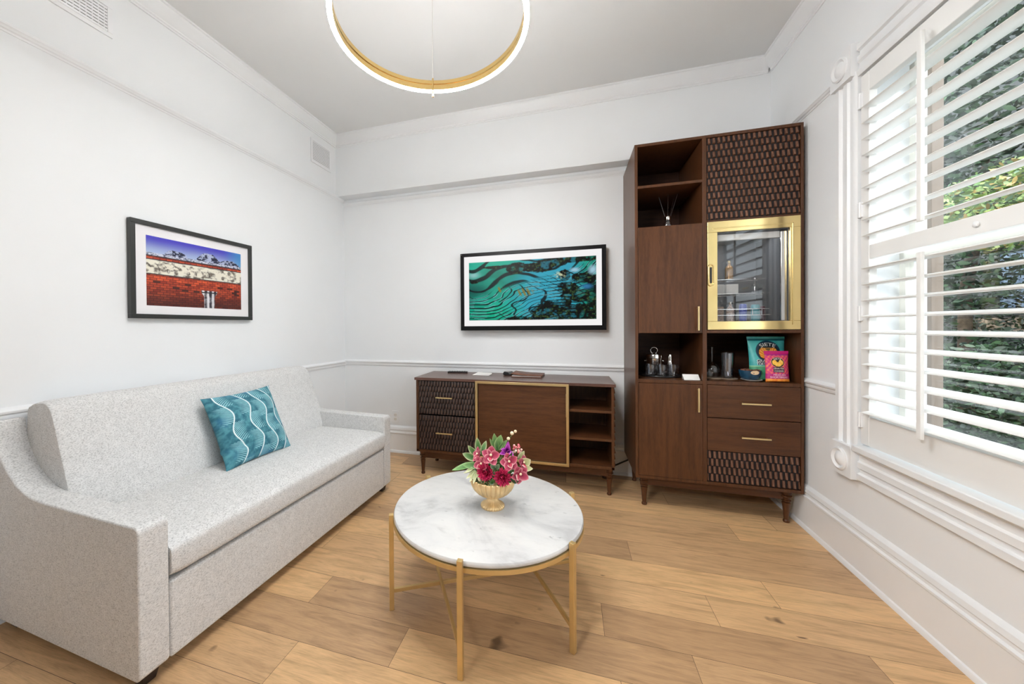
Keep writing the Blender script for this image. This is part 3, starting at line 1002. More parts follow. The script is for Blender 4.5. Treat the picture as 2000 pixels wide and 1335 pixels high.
# ------------------------------------------------------------------ carved fish-scale panels
def carved(x0, x1, z0, z1, cols, rows, depth=.015, gap=.15, lip=.97):
    """scalloped tiles in offset rows, facing -y, back plane y=0"""
    mb = MB().box(x0, x1, 0, .006, z0, z1, 1)
    p, h = (x1 - x0) / cols, (z1 - z0) / rows
    for j in range(rows):
        zt = z1 - j * h
        off = .5 if j % 2 else 0
        for i in range(-1 if off else 0, cols):
            a, b = x0 + (i + off) * p + p * gap, x0 + (i + off + 1) * p - p * gap
            if a < x0 - p * .2 : a = x0 + .0005
            if b > x1: b = x1 - .0005
            if b - a < p * .15: continue
            full = (b - a) > p * .6
            us = (-1, -1, -.6, 0, .6, 1, 1)
            vs = []
            for r, (zk, dk) in enumerate(((0, .25), (.42, .6), (lip - .05, 1.0), (lip, .6), (lip, 0))):
                for q, u in enumerate(us):
                    x = (a + b) / 2 + u * (b - a) / 2
                    drop = (1 - sqrt(max(0, 1 - .92 * u * u))) * p * .40 if full else 0
                    z = zt - zk * h + (drop if r >= 2 else drop * .2 * r)
                    d = depth * dk * (1 - .5 * u * u)
                    if q in (0, 6): d = 0
                    vs.append((x, -d, z))
            fs = [(r * 7 + q, r * 7 + q + 1, r * 7 + q + 8, r * 7 + q + 7) for r in range(4) for q in range(6)]
            mb.add(vs, fs, 0)
    return mb

def turned_leg(h, r=.024, sc=1.0):
    pr = [(.0135, 0), (.0155, .004), (.0155, .012), (.011, .018), (.0125, .026), (.0165, h * .42), (.0205, h * .58), (.0150, h * .60), (.0230, h * .64),
          (.0230, h * .67), (.0165, h * .69), (.0175, h * .73), (.0270, h * .77), (.0270, h * .80), (.0200, h * .82), (.026, h * .86), (.026, h)]
    return MB().lathe([(a * sc, b) for a, b in pr], 20)

def pull(parent, x, y, z, length, vertical, mat='brass_satin'):
    mb = MB(); w = .0048
    if vertical:
        mb.box(x - w, x + w, y - .030, y - .022, z - length / 2, z + length / 2)
        for q in (-1, 1): mb.box(x - .003, x + .003, y - .024, y + .001, z + q * (length / 2 - .012) - .003, z + q * (length / 2 - .012) + .003)
    else:
        mb.box(x - length / 2, x + length / 2, y - .030, y - .022, z - w, z + w)
        for q in (-1, 1): mb.box(x + q * (length / 2 - .012) - .003, x + q * (length / 2 - .012) + .003, y - .024, y + .001, z - .003, z + .003)
    o = obj('handle', mb, mat, parent, bevel=.001); o['label'] = 'brass bar handle'
    return o

# ------------------------------------------------------------------ media console under the television
def build_console():
    t = thing('media_console', 'low walnut media console with carved drawers and brass framed door under the television', 'console')
    F = 2.735
    box('top', -1.199, .302, 2.722, 3.168, .776, .797, 'walnut_top', t, .0025)
    mb = MB()
    mb.box(-1.189, -1.169, F, 3.15, .20, .776); mb.box(.275, .293, F, 3.15, .20, .776)
    mb.box(-.697, -.680, F + .004, 3.15, .20, .776); mb.box(-.020, -.003, F + .004, 3.15, .20, .776)
    mb.box(-1.189, .293, F, 3.15, .199, .219); mb.box(-1.18, .285, 3.132, 3.15, .20, .776)
    obj('carcass', mb, 'walnut', t, bevel=.0015)
    for i, (z0, z1) in enumerate(((.506, .770), (.222, .496))):
        d = obj('drawer', carved(-1.167, -.699, z0, z1, 19, 6), ['carved_dark', 'carved_gap'], t, smooth=50)
        d.location = (0, F + .004, 0)
        pull(d, -.942, -.012, (z0 + z1) / 2 + .008, .136, False)
    d = box('sliding_door', -.672, -.024, F - .003, F + .012, .218, .768, 'walnut_x', t, .001)
    fr = MB(); frame_rect(fr, -.693, -.008, .198, .786, .018, 2.716, 2.737)
    obj('brass_frame', fr, 'brass_satin', t, bevel=.001)['label'] = 'polished brass door surround'
    mb = MB().prism([(-.028, .552), (-.017, .568), (-.010, .60), (-.010, .668), (-.017, .70), (-.028, .716)], 2.712, 2.728, 'y')
    obj('door_pull', mb, 'brass_satin', t, bevel=.001)
    for z in (.590, .393):
        box('shelf', -.004, .276, F + .003, 3.13, z, z + .018, 'walnut_x', t, .001)
    for x, sgn in ((-1.189, -1), (.293, 1)):
        mb = carved(2.76, 3.14, .215, .770, 14, 12, .010)
        # turn the panel to face sideways
        mb.v = [(x + sgn * (.0005 - y), px, z) for px, y, z in mb.v]
        obj('side_panel', mb, ['carved', 'carved_gap'], t, smooth=50)
    box('apron', -1.150, .255, 2.785, 2.805, .135, .200, 'walnut_x', t, .002)
    box('apron', -1.150, .255, 3.090, 3.110, .135, .200, 'walnut_x', t, .002)
    for x, y in ((-1.158, 2.797), (.264, 2.800), (-1.150, 3.10), (.256, 3.10)):
        l = obj('leg', turned_leg(.200), 'walnut', t, smooth=40); l.location = (x, y, 0)
build_console()

# ------------------------------------------------------------------ tall cabinet
CX0, CX1, CF = .412, 1.313, 2.640
def build_cabinet():
    t = thing('tall_cabinet', 'tall walnut bar cabinet with brass glass door in the right corner', 'cabinet')
    B_ = 3.165
    mb = MB()
    mb.box(CX0, .430, CF, B_, .203, 2.380); mb.box(1.299, CX1, CF, B_, .203, 2.380)
    mb.box(.430, 1.299, CF, B_, 2.362, 2.380); mb.box(.430, 1.299, CF, B_, .203, .222)
    mb.box(.797, .820, CF, B_, .222, 2.362)
    mb.box(.430, .797, CF, B_, .828, .850); mb.box(.820, 1.299, CF, B_, .830, .852)
    mb.box(.430, .797, CF + .004, B_, 1.150, 1.168); mb.box(.820, 1.299, CF, B_, 1.150, 1.168)
    mb.box(.430, .797, CF + .02, B_, 1.818, 1.836); mb.box(.820, 1.299, CF + .004, B_, 1.840, 1.852)
    mb.box(.430, .797, CF, B_, 2.092, 2.109)
    obj('carcass', mb, 'walnut', t, bevel=.0015)
    obj('back_panel', MB().box(.425, 1.305, B_ - .012, B_ - .002, .21, 2.37), 'inside', t)
    for z0, z1, hz in ((1.152, 1.838, 1.242), (.224, .826, .733)):
        d = box('door', .4315, .7955, CF - .001, CF + .018, z0, z1, 'walnut', t, .0012)
        pull(d, .768, CF, hz, .150, True)
    for z0, z1 in ((.627, .828), (.420, .622)):
        d = box('drawer', .8225, 1.2975, CF - .001, CF + .018, z0, z1, 'walnut_x', t, .0012)
        pull(d, 1.068, CF, (z0 + z1) / 2 - .004, .150, False)
    for z0, z1, r in ((1.852, 2.360, 12), (.224, .414, 4)):
        d = obj('carved_panel', carved(.823, 1.297, z0, z1, 18, r, .017, .24, .88), ['carved', 'carved_gap'], t, smooth=50)
        d.location = (0, CF + .010, 0)
    g = MB()
    x0, x1, z0, z1 = .823, 1.297, 1.171, 1.840
    for a, b, c, d_ in ((x0, x1, 1.774, z1), (x0, x1, z0, 1.223), (x0, .877, 1.223, 1.774), (1.246, x1, 1.223, 1.774)):
        g.box(a, b, CF - .003, CF + .020, c, d_)
    g.box(1.255, 1.262, CF - .006, CF, 1.20, 1.80); g.box(.85, 1.262, CF - .006, CF, 1.793, 1.80)
    door = obj('glass_door', g, 'brass', t, bevel=.002)
    door['label'] = 'polished brass framed glass door'
    obj('glass_pane', MB().box(.875, 1.248, CF + .004, CF + .008, 1.221, 1.776), 'door_glass', door)
    # recessed finger pull: an oval brass ring around a dark slot
    ring = [(.841 + .0135 * cos(a), CF - .004, 1.509 + .0135 * sin(a) + (.052 if sin(a) > 0 else -.052)) for a in [2 * pi * k / 32 for k in range(32)]]
    fp = obj('finger_pull', MB().tube(ring, .0042, 8, closed=True), 'brass', door, smooth=180)
    sl = [(.841 + .0060 * cos(a), 1.509 + .0060 * sin(a) + (.044 if sin(a) > 0 else -.044)) for a in [2 * pi * k / 24 for k in range(24)]]
    obj('slot', MB().prism(sl, CF - .0042, CF - .003, 'y'), 'black', fp)
    box('apron', .450, 1.270, 2.70, 2.722, .138, .204, 'walnut_x', t, .002)
    for x, y in ((.475, 2.715), (1.256, 2.705), (.475, 3.11), (1.25, 3.11)):
        l = obj('leg', turned_leg(.204, sc=1.05), 'walnut', t, smooth=40); l.location = (x, y, 0)
build_cabinet()

# ------------------------------------------------------------------ coffee table
TX, TY, TZ = -.362, 1.618, .397
def build_table():
    t = thing('coffee_table', 'round white marble coffee table on six slim gold legs', 'table', (TX, TY, 0))
    obj('tabletop', MB().lathe([(0, .374), (.402, .374), (.411, .377), (.4145, .383), (.4145, .389), (.411, .395), (.404, .397), (0, .397)], 96), 'marble', t, smooth=35)
    mb = MB(); n = 96
    pr = [(.398, .357), (.4165, .357), (.4165, .3735), (.398, .3735)]
    vs = [(r * cos(2 * pi * k / n), r * sin(2 * pi * k / n), z) for r, z in pr for k in range(n)]
    fs = [(i * n + k, i * n + (k + 1) % n, ((i + 1) % 4) * n + (k + 1) % n, ((i + 1) % 4) * n + k) for i in range(4) for k in range(n)]
    obj('rim', mb.add(vs, fs), 'gold_leg', t, smooth=40)['label'] = 'gold rim under the marble'
    leg = MB().box(.4160, .4355, -.0097, .0097, 0, .406)
    first = None
    for k in range(6):
        if first is None: o = first = obj('leg', leg, 'gold_leg', t, bevel=.0015)
        else:
            o = first.copy(); COL.objects.link(o); o.parent = t
        o.rotation_euler = (0, 0, radians(30 + 60 * k))
    P = lambda a, z: (.426 * cos(radians(a)), .426 * sin(radians(a)), z)
    for a, b, z0 in ((210, 30, .080), (270, 150, .090), (330, 90, .090)):
        obj('stretcher', MB().bar(P(a, z0), P(b, z0), .012, .016), 'gold_leg', t, bevel=.001)
build_table()

# ------------------------------------------------------------------ gold urn and flowers
UX, UY = -.334, 1.612
def build_urn():
    t = thing('footed_urn', 'fluted champagne gold footed urn on the marble table', 'vase', (UX, UY, TZ))
    flute = lambda t_, i: 1 + .065 * abs(sin(t_ * 13)) - .045
    bowl = [(.012, .043), (.030, .047), (.052, .055), (.071, .067), (.085, .082), (.094, .099), (.0985, .116), (.0985, .126), (.095, .131), (.091, .124), (.083, .100), (.06, .075), (0, .065)]
    obj('bowl', MB().lathe(bowl, 208, ripple=flute), 'gold_urn', t, smooth=60)
    foot = [(.052, .0), (.053, .006), (.050, .011), (.038, .018), (.025, .028), (.018, .040), (.019, .050)]
    obj('foot', MB().lathe(foot, 208, ripple=flute), 'gold_urn', t, smooth=60)
build_urn()

def petal_mesh(mb, length, width, cup, curl, c0, c1, edge, n=6, m=8, tip=.5):
    """a petal rising along +z from the origin, facing -y"""
    vs, cs, fs = [], [], []
    for j in range(m + 1):
        v = j / m
        w = width * (sin(pi * min(1, v ** tip * .98 + .02)) ** .75) * .5
        for i in range(n + 1):
            u = 2 * i / n - 1
            vs.append((u * w, -cup * (u * u) * w - curl * v * v * length, v * length))
            e = max(abs(u) ** 5, v ** 9)
            k = [a + (b - a) * v for a, b in zip(c0, c1)]
            cs.append(tuple(a + (b - a) * e for a, b in zip(k, edge)))
    for j in range(m):
        for i in range(n):
            a = j * (n + 1) + i
            fs.append((a, a + 1, a + n + 2, a + n + 1))
    return mb.add(vs, fs, 0, cs)

def orient(o, loc, face, roll=0, up=(0, 0, 1)):
    """turn local -y towards 'face'"""
    y = -Vector(face).normalized()
    x = y.cross(Vector(up)).normalized()
    z = x.cross(y)
    R = Matrix((x, y, z)).transposed().to_4x4() @ Matrix.Rotation(roll, 4, 'Y')
    o.matrix_world = Matrix.Translation(loc) @ R
    return o

CC = Vector((UX, UY, TZ + .155))
def build_flowers():
    rnd = random.Random(11)
    G = 'flowers and leaves in the gold urn'
    pk0, pk1, pe = lin(140, 24, 62), lin(190, 58, 96), lin(236, 160, 168)
    sep = petal_mesh(MB(), .037, .034, .22, .12, pk0, pk1, pe, 6, 8, .75)
    orch = [((-.328, 1.555, .642), (.1, -1, .35), .1, 1.18, 'large pink orchid bloom at the upper front of the bouquet'),
            ((-.366, 1.545, .607), (-.45, -1, .1), .5, 1.08, 'pink orchid bloom at the left front of the bouquet'),
            ((-.248, 1.550, .625), (.25, -1, .25), -.3, 1.14, 'pink orchid bloom right of centre under the purple flower'),
            ((-.206, 1.550, .580), (.55, -1, -.15), .8, 1.18, 'drooping pink orchid bloom over the right rim of the urn'),
            ((-.196, 1.590, .612), (.9, -.6, .25), .2, 1.0, 'pink orchid bloom at the far right of the bouquet'),
            ((-.392, 1.590, .628), (-.8, -.7, .4), -.4, 1.0, 'pink orchid bloom at the far left behind the others')]
    for loc, face, roll, k, lab in orch:
        t = thing('orchid_bloom', lab, 'flower', group=G)
        for q, a in enumerate((0, 72, 144, 216, 288)):
            p = obj('petal', sep, 'petal', t, smooth=180, fix=False) if q == 0 else first.copy()
            if q == 0: first = p
            else: COL.objects.link(p); p.parent = t
            p.rotation_euler = (radians(14 if q % 2 else 6), radians(a), 0)
            p.location = (0, 0, 0)
        lip = petal_mesh(MB(), .022, .022, -.6, -.5, lin(150, 16, 50), lin(196, 40, 84), lin(250, 226, 214))
        lp = obj('lip', lip, 'petal', t, smooth=180, fix=False)
        lp.location = (0, -.004, -.002); lp.rotation_euler = (radians(70), pi, 0)
        cm = MB().sphere((0, -.008, .003), .0048, 8, 6, col=lin(250, 228, 190))
        obj('column', cm, 'petal', t, smooth=180)
        orient(t, loc, face, roll); t.scale = (k, k, k)
    for loc, face, lab, rr in (((-.345, 1.540, .578), (-.2, -1, .1), 'deep magenta dahlia at the front left over the urn rim', .034),
                               ((-.273, 1.532, .570), (.1, -1, -.1), 'crimson carnation at the front centre over the urn rim', .034)):
        mb = MB()
        for ring, (cnt, rad, lean, ln) in enumerate(((5, .004, 8, .022), (9, .008, 26, .028), (13, .010, 48, .033), (16, .010, 70, .035), (18, .008, 92, .034))):
            for k in range(cnt):
                a = 2 * pi * (k + .5 * (ring % 2)) / cnt + rnd.uniform(-.1, .1)
                st = len(mb.v)
                petal_mesh(mb, ln * rnd.uniform(.9, 1.08), .017, .35, .25 if 'carnation' not in lab else rnd.uniform(-.2, .5), lin(120, 4, 44), lin(198, 22, 84), lin(232, 74, 120) if ring % 2 else lin(214, 40, 96), 4, 5)
                R = Matrix.Rotation(a, 4, 'Y') @ Matrix.Translation((0, 0, rad)) @ Matrix.Rotation(radians(90 - lean), 4, 'X')
                mb.xf(R, st)
        mb.v = [(x * rr / .036, y * rr / .036 - .006, z * rr / .036) for x, y, z in mb.v]
        o = obj('dahlia_bloom' if 'dahlia' in lab else 'carnation_bloom', mb, 'petal', smooth=180, fix=False)
        orient(o, loc, face); tag(o, lab, 'flower', G)
    # purple bloom and small pale cluster
    mb = MB()
    for k in range(9):
        st = len(mb.v)
        petal_mesh(mb, .036, .019, .3, .2, lin(120, 20, 130), lin(192, 62, 190), lin(224, 130, 220), 4, 6)
        mb.xf(Matrix.Rotation(2 * pi * k / 9 + rnd.uniform(-.2, .2), 4, 'Y') @ Matrix.Rotation(radians(30 + 40 * (k % 3)), 4, 'X'), st)
    mb.v = [(x * 1.35, y * 1.35, z * 1.35) for x, y, z in mb.v]
    o = obj('purple_bloom', mb, 'petal', smooth=180, fix=False)
    orient(o, (-.262, 1.590, .655), (.1, -1, .6)); tag(o, 'bright purple bloom at the top of the bouquet', 'flower', G)
    t = thing('statice_sprig', 'sprig of tiny salmon pink buds at the upper right of the bouquet', 'flower', (-.225, 1.62, .640), group=G)
    mb = MB()
    for k in range(26):
        a, r = rnd.uniform(0, 2 * pi), .020 * sqrt(rnd.random())
        c = [(236, 138, 140), (248, 196, 186), (206, 60, 90), (240, 226, 206)][k % 4]
        mb.sphere((r * cos(a), r * sin(a), rnd.uniform(0, .034)), .0052, 6, 5, col=lin(*c))
    obj('buds', mb, 'petal', t, smooth=180)['kind'] = 'stuff'
    obj('stem', MB().tube([(0, 0, .01), (-.03, 0, -.06), (-.06, -.005, -.12)], .0018, 6), 'stem', t)
    t = thing('bud_sprig', 'curving green sprig with round cream buds above the bouquet', 'flower', (0, 0, 0), group=G)
    obj('stem', MB().tube([(-.300, 1.62, .56), (-.292, 1.64, .64), (-.272, 1.655, .682), (-.250, 1.66, .712), (-.236, 1.66, .722)], [.0026, .0024, .002, .0018, .0012], 6), 'stem', t, smooth=180)
    for p, r in (((-.252, 1.658, .717), .0085), ((-.237, 1.660, .726), .0068), ((-.268, 1.655, .692), .0078)):
        obj('bud', MB().sphere(p, r, 10, 8, col=lin(244, 224, 188)), 'petal', t, smooth=180)
    # leaf sprigs: variegated, cream-edged
    gr0, gr1, cr = lin(58, 104, 50), lin(104, 150, 84), lin(224, 226, 178)
    def sprig(lab, leaves, stem, edge=cr, g0=gr0, g1=gr1, edgew=1.0):
        t = thing('leaf_sprig', lab, 'foliage', group=G)
        if stem: obj('stem', MB().tube(stem, .0016, 6), 'stem', t)
        for base, tip_, wd, face in leaves:
            b, e = Vector(base), Vector(tip_)
            d = e - b
            L = d.length
            mb = petal_mesh(MB(), L, wd, .25, .10, g0, g1, edge, 6, 8, .8)
            z = d.normalized(); f = Vector(face); y = -(f - z * f.dot(z)).normalized(); x = y.cross(z)
            mb.xf(Matrix.Translation(b) @ Matrix((x, y, z)).transposed().to_4x4())
            obj('leaf', mb, 'leafy', t, smooth=180, fix=False)
        return t
    S = lambda x, y, z: (x, y, z)
    sprig('large green leaf reaching out over the left of the table', [(S(-.405, 1.59, .590), S(-.505, 1.565, .548), .044, (-.3, -.4, 1)), (S(-.39, 1.575, .585), S(-.455, 1.555, .585), .030, (-.3, -.8, .6))], [(-.34, 1.6, .50), (-.40, 1.59, .590)], edge=lin(150, 186, 120))
    sprig('upright green leaves at the upper left of the bouquet', [(S(-.400, 1.64, .610), S(-.410, 1.65, .690), .034, (-.2, -1, .2)), (S(-.405, 1.625, .605), S(-.450, 1.63, .655), .030, (-.4, -1, .5)),
          (S(-.41, 1.61, .600), S(-.470, 1.60, .625), .032, (-.4, -.9, .5)), (S(-.39, 1.63, .615), S(-.372, 1.66, .672), .026, (.1, -1, .1))], [(-.345, 1.61, .50), (-.40, 1.63, .610)])
    sprig('cupped green leaf pod at the top centre of the bouquet', [(S(-.318, 1.64, .640), S(-.302, 1.655, .708), .040, (.2, -1, .1)), (S(-.320, 1.65, .640), S(-.330, 1.66, .712), .036, (-.5, -1, .1)),
          (S(-.322, 1.64, .640), S(-.350, 1.65, .690), .022, (-.6, -1, .2)), (S(-.312, 1.64, .640), S(-.275, 1.65, .690), .022, (.6, -1, .3))], [(-.325, 1.615, .50), (-.318, 1.64, .640)], edge=lin(170, 196, 130), g0=lin(48, 92, 44), g1=lin(128, 170, 100))
    sprig('pale cream leaf at the right edge of the bouquet', [(S(-.205, 1.60, .600), S(-.160, 1.59, .632), .044, (.3, -1, .3)), (S(-.200, 1.59, .590), S(-.150, 1.58, .596), .026, (.3, -1, .3)), (S(-.215, 1.60, .62), S(-.190, 1.60, .664), .024, (.2, -1, .2))], [(-.31, 1.61, .50), (-.205, 1.60, .600)], edge=lin(240, 240, 205), g0=lin(170, 190, 130), g1=lin(206, 218, 160))
    sprig('small cream leaves hanging at the lower left of the urn rim', [(S(-.40, 1.56, .570), S(-.435, 1.54, .535), .015, (-.3, -1, .3)), (S(-.395, 1.555, .570), S(-.418, 1.535, .525), .014, (-.2, -1, .3)), (S(-.40, 1.57, .575), S(-.452, 1.555, .552), .014, (-.3, -1, .4)),
          (S(-.39, 1.55, .57), S(-.400, 1.53, .522), .014, (-.1, -1, .3)), (S(-.385, 1.55, .575), S(-.372, 1.53, .535), .018, (0, -1, .3)), (S(-.41, 1.56, .58), S(-.440, 1.545, .562), .016, (-.3, -1, .4))], [(-.35, 1.59, .51), (-.40, 1.56, .570)], edge=lin(240, 238, 205), g0=lin(140, 160, 96), g1=lin(222, 224, 176))
    sprig('pale grey green leaves between the magenta blooms', [(S(-.307, 1.545, .545), S(-.306, 1.525, .592), .028, (0, -1, .1)), (S(-.32, 1.55, .54), S(-.330, 1.53, .528), .026, (0, -1, -.2)), (S(-.305, 1.55, .59), S(-.285, 1.53, .622), .020, (0, -1, .2)), (S(-.31, 1.55, .59), S(-.326, 1.53, .615), .020, (0, -1, .2))], [(-.33, 1.6, .51), (-.307, 1.55, .55)], edge=lin(214, 224, 190), g0=lin(84, 120, 80), g1=lin(150, 186, 150))
    sprig('dark green leaves behind the right of the carnation', [(S(-.245, 1.55, .545), S(-.228, 1.53, .590), .034, (.2, -1, .1)), (S(-.24, 1.55, .55), S(-.205, 1.54, .553), .026, (.2, -1, -.1)), (S(-.26, 1.56, .60), S(-.236, 1.55, .672), .02, (.2, -1, .1))], [(-.31, 1.6, .51), (-.245, 1.56, .545)], edge=lin(60, 96, 50), g0=lin(24, 50, 22), g1=lin(48, 86, 40))
    # filler greenery inside the bowl, under the blooms
    mb = MB()
    for k in range(230):
        a, r = rnd.uniform(0, 2 * pi), .082 * sqrt(rnd.random())
        h = rnd.uniform(.140, .218) * (1 - .15 * (r / .082) ** 2)
        st = len(mb.v)
        q = rnd.random()
        petal_mesh(mb, rnd.uniform(.022, .042), .018, .3, .2, tuple(c * (.5 + .6 * q) for c in gr0), tuple(c * (.6 + .5 * q) for c in gr1), cr if k % 4 == 0 else gr1, 4, 5, .8)
        mb.xf(Matrix.Translation((r * cos(a), r * sin(a), h - .02)) @ Matrix.Rotation(a + pi / 2, 4, 'Z') @ Matrix.Rotation(rnd.uniform(-.1, .7), 4, 'X') @ Matrix.Rotation(rnd.uniform(-.5, .5), 4, 'Z'), st)
    o = obj('filler_greenery', mb, 'leafy', smooth=180, fix=False)
    o.location = (UX, UY, TZ)
    tag(o, 'dense filler leaves packed under the blooms in the urn', 'foliage', kind='stuff')
build_flowers()

# ------------------------------------------------------------------ ring pendant lamp
LX, LY, LZ = -.536, 1.402, 2.402
light('pendant_uplight', 'AREA', (LX, LY, LZ + .055), (radians(180), 0, 0), 4, (1, .975, .95), shape='DISK', size=.74)
def build_lamp():
    t = thing('ring_pendant_lamp', 'thin brass ring pendant lamp with a lit white underside', 'lamp', (LX, LY, LZ))
    n = 128
    def ringmesh(pr):
        k_ = len(pr)
        vs = [(r * cos(2 * pi * k / n), r * sin(2 * pi * k / n), z) for r, z in pr for k in range(n)]
        fs = [(i * n + k, i * n + (k + 1) % n, ((i + 1) % k_) * n + (k + 1) % n, ((i + 1) % k_) * n + k) for i in range(k_) for k in range(n)]
        return MB().add(vs, fs)
    obj('diffuser', ringmesh([(.3775, .004), (.378, -.001), (.381, -.004), (.392, -.004), (.3955, -.001), (.396, .010), (.3775, .010)]), 'led', t, smooth=50)['label'] = 'lit white ring diffuser'
    obj('channel', ringmesh([(.3755, .002), (.3770, .002), (.3775, .011), (.396, .011), (.396, .050), (.3755, .050), (.3755, .033), (.3795, .030), (.3795, .026), (.3755, .023)]), 'lamp_brass', t, smooth=30)
    a0 = math.atan2(1.779 - LY, -.666 - LX)
    for k in range(3):
        a = a0 + 2 * pi * k / 3
        x, y = .382 * cos(a), .382 * sin(a)
        obj('cable', MB().tube([(x, y, .05), (x, y, ZC - LZ - .012)], .0014, 6), 'wire', t)
        xi, yi = .3725 * cos(a), .3725 * sin(a)
        mb = MB().lathe([(.0, -.026), (.004, -.024), (.0055, -.019), (.004, -.014), (.003, -.010), (.003, .0)], 12, (.387 * cos(a), .387 * sin(a), -.004))
        mb.bar((xi, yi, -.007), (.390 * cos(a), .390 * sin(a), -.007), .006)
        mb.bar((xi, yi, -.008), (xi, yi, .056), .006)
        mb.bar((xi, yi, .053), (x, y, .053), .006)
        mb.lathe([(.005, .050), (.005, .060), (.002, .066)], 10, (x, y, 0))
        obj('clamp', mb, 'lamp_brass', t)
        obj('ceiling_cap', MB().lathe([(.0, -.03), (.012, -.026), (.022, -.012), (.024, 0)], 20, (x, y, ZC - LZ)), 'lamp_brass', t, smooth=60)
build_lamp()

# ------------------------------------------------------------------ things on the console
ZT = .797
def put(o, x, y, z, rz=0):
    o.location = (x, y, z); o.rotation_euler = (0, 0, rz); return o
t = put(thing('remote_control', 'slim black remote control at the left of the console top', 'remote'), -.945, 3.09, ZT, radians(8))
box('body', -.088, .088, -.019, .019, .001, .013, 'black', t, .004)
mb = MB()
for i in range(7):
    for j in (-1, 0, 1): mb.box(-.07 + i * .022 - .005, -.07 + i * .022 + .005, j * .011 - .003, j * .011 + .003, .0125, .0145)
obj('buttons', mb, 'frame_grey', t)
mb = MB().add([(-.078, -.085, .002), (.062, -.090, .002), (.070, .010, .003), (.050, .085, .003), (-.060, .085, .004), (-.052, .03, .016)],
              [(0, 1, 2, 5), (2, 3, 4, 5), (0, 5, 4)])
o = obj('note_card', mb, 'paper'); m = o.modifiers.new('t', 'SOLIDIFY'); m.thickness = .0012
put(o, -.700, 3.045, ZT); tag(o, 'folded cream paper card on the console, left of the leather folder', 'card')
t = put(thing('universal_remote', 'small black angled gadget standing beside the leather folder', 'remote'), -.488, 3.06, ZT, radians(-18))
mb = MB().prism([(-.028, 0), (.030, 0), (.034, .010), (.012, .026), (-.024, .030), (-.034, .014)], -.045, .045, 'y')
obj('body', mb, 'black', t, bevel=.004)
obj('top_plate', MB().add([(-.022, -.036, .0312), (.010, -.036, .0278), (.010, .036, .0278), (-.022, .036, .0312)], [(0, 1, 2, 3)]), 'silver', t)
t = put(thing('leather_folder', 'brown leather compendium folder on the console under the television', 'folder'), -.322, 3.03, ZT, radians(-3))
box('back_cover', -.125, .118, -.105, .105, .001, .006, 'leather', t, .002)
box('paper_stack', -.118, .110, -.098, .100, .006, .010, 'paper', t, 0)
mb = MB().grid(lambda u, v: (-.125 + .243 * u, -.105 + .21 * v, .012 + .012 * (1 - u) ** 3), 12, 2)
o = obj('front_cover', mb, 'leather', t, smooth=180); m = o.modifiers.new('t', 'SOLIDIFY'); m.thickness = .004; m.offset = 1

# ------------------------------------------------------------------ left niche: tray, ice bucket, tumblers, shaker, card
ZN = .850
tag(obj('serving_tray', MB().lathe([(0, 0), (.132, 0), (.138, .006), (.136, .010), (.130, .005), (0, .005)], 48, (.606, 2.868, ZN)), 'black', smooth=40),
    'round black serving tray in the left niche of the tall cabinet', 'tray')
zt = ZN + .0055
t = put(thing('ice_bucket', 'polished silver ice bucket with ring handled lid on the black tray', 'bucket'), .574, 2.900, zt)
obj('body', MB().lathe([(0, 0), (.047, 0), (.050, .004), (.053, .112), (.054, .115), (0, .115)], 40), 'silver', t, smooth=40)
lid = obj('lid', MB().lathe([(.0545, .116), (.0545, .134), (.052, .142), (.02, .147), (0, .148)], 40), 'silver', t, smooth=40)
obj('ring_handle', MB().tube([(.022 * cos(2 * pi * k / 28), 0, .168 + .022 * sin(2 * pi * k / 28)) for k in range(28)], .0022, 8, closed=True), 'silver', lid, smooth=180)
for sx in (-1, 1):
    obj('side_knob', MB().sphere((sx * .059, 0, .094), .006, 10, 8), 'silver', t, smooth=180)
t = put(thing('cocktail_shaker', 'slim silver shaker standing behind the right tumbler on the tray', 'shaker'), .672, 2.880, zt)
obj('body', MB().lathe([(0, 0), (.021, 0), (.022, .005), (.019, .085), (.016, .098), (0, .098)], 28), 'silver', t, smooth=40)
obj('cap', MB().lathe([(.0155, .098), (.0155, .112), (.014, .135), (.012, .142), (0, .144)], 24), 'silver', t, smooth=40)
def tumbler(name, lab, x, y, z, r, h, grp, ribs=0):
    rip = (lambda t_, i: 1 + .02 * sin(t_ * ribs)) if ribs else None
    pr = [(0, 0), (r * .86, 0), (r * .9, .003), (r, h), (r - .0025, h), (r * .86, .010), (0, .010)]
    o = obj(name, MB().lathe(pr, 36, ripple=rip), 'tumbler', smooth=40)
    put(o, x, y, z); return tag(o, lab, 'glass', grp)
for x, y, lab in ((.533, 2.805, 'short clear tumbler at the left front of the black tray'), (.602, 2.790, 'short clear tumbler in the front middle of the tray, before the ice bucket'),
                  (.676, 2.815, 'short clear tumbler at the right of the tray, before the shaker')):
    tumbler('tumbler', lab, x, y, zt, .034, .078, 'short tumblers on the tray')
mb = MB().add([(.702, 2.668, 0), (.792, 2.668, 0), (.786, 2.690, .034), (.696, 2.690, .034), (.702, 2.715, 0), (.792, 2.715, 0)], [(0, 1, 2, 3), (3, 2, 5, 4)])
o = obj('tent_card', mb, 'paper'); m = o.modifiers.new('t', 'SOLIDIFY'); m.thickness = .001
o.location = (0, 0, ZN + .001); tag(o, 'small white folded tent card at the niche edge right of the tray', 'card')

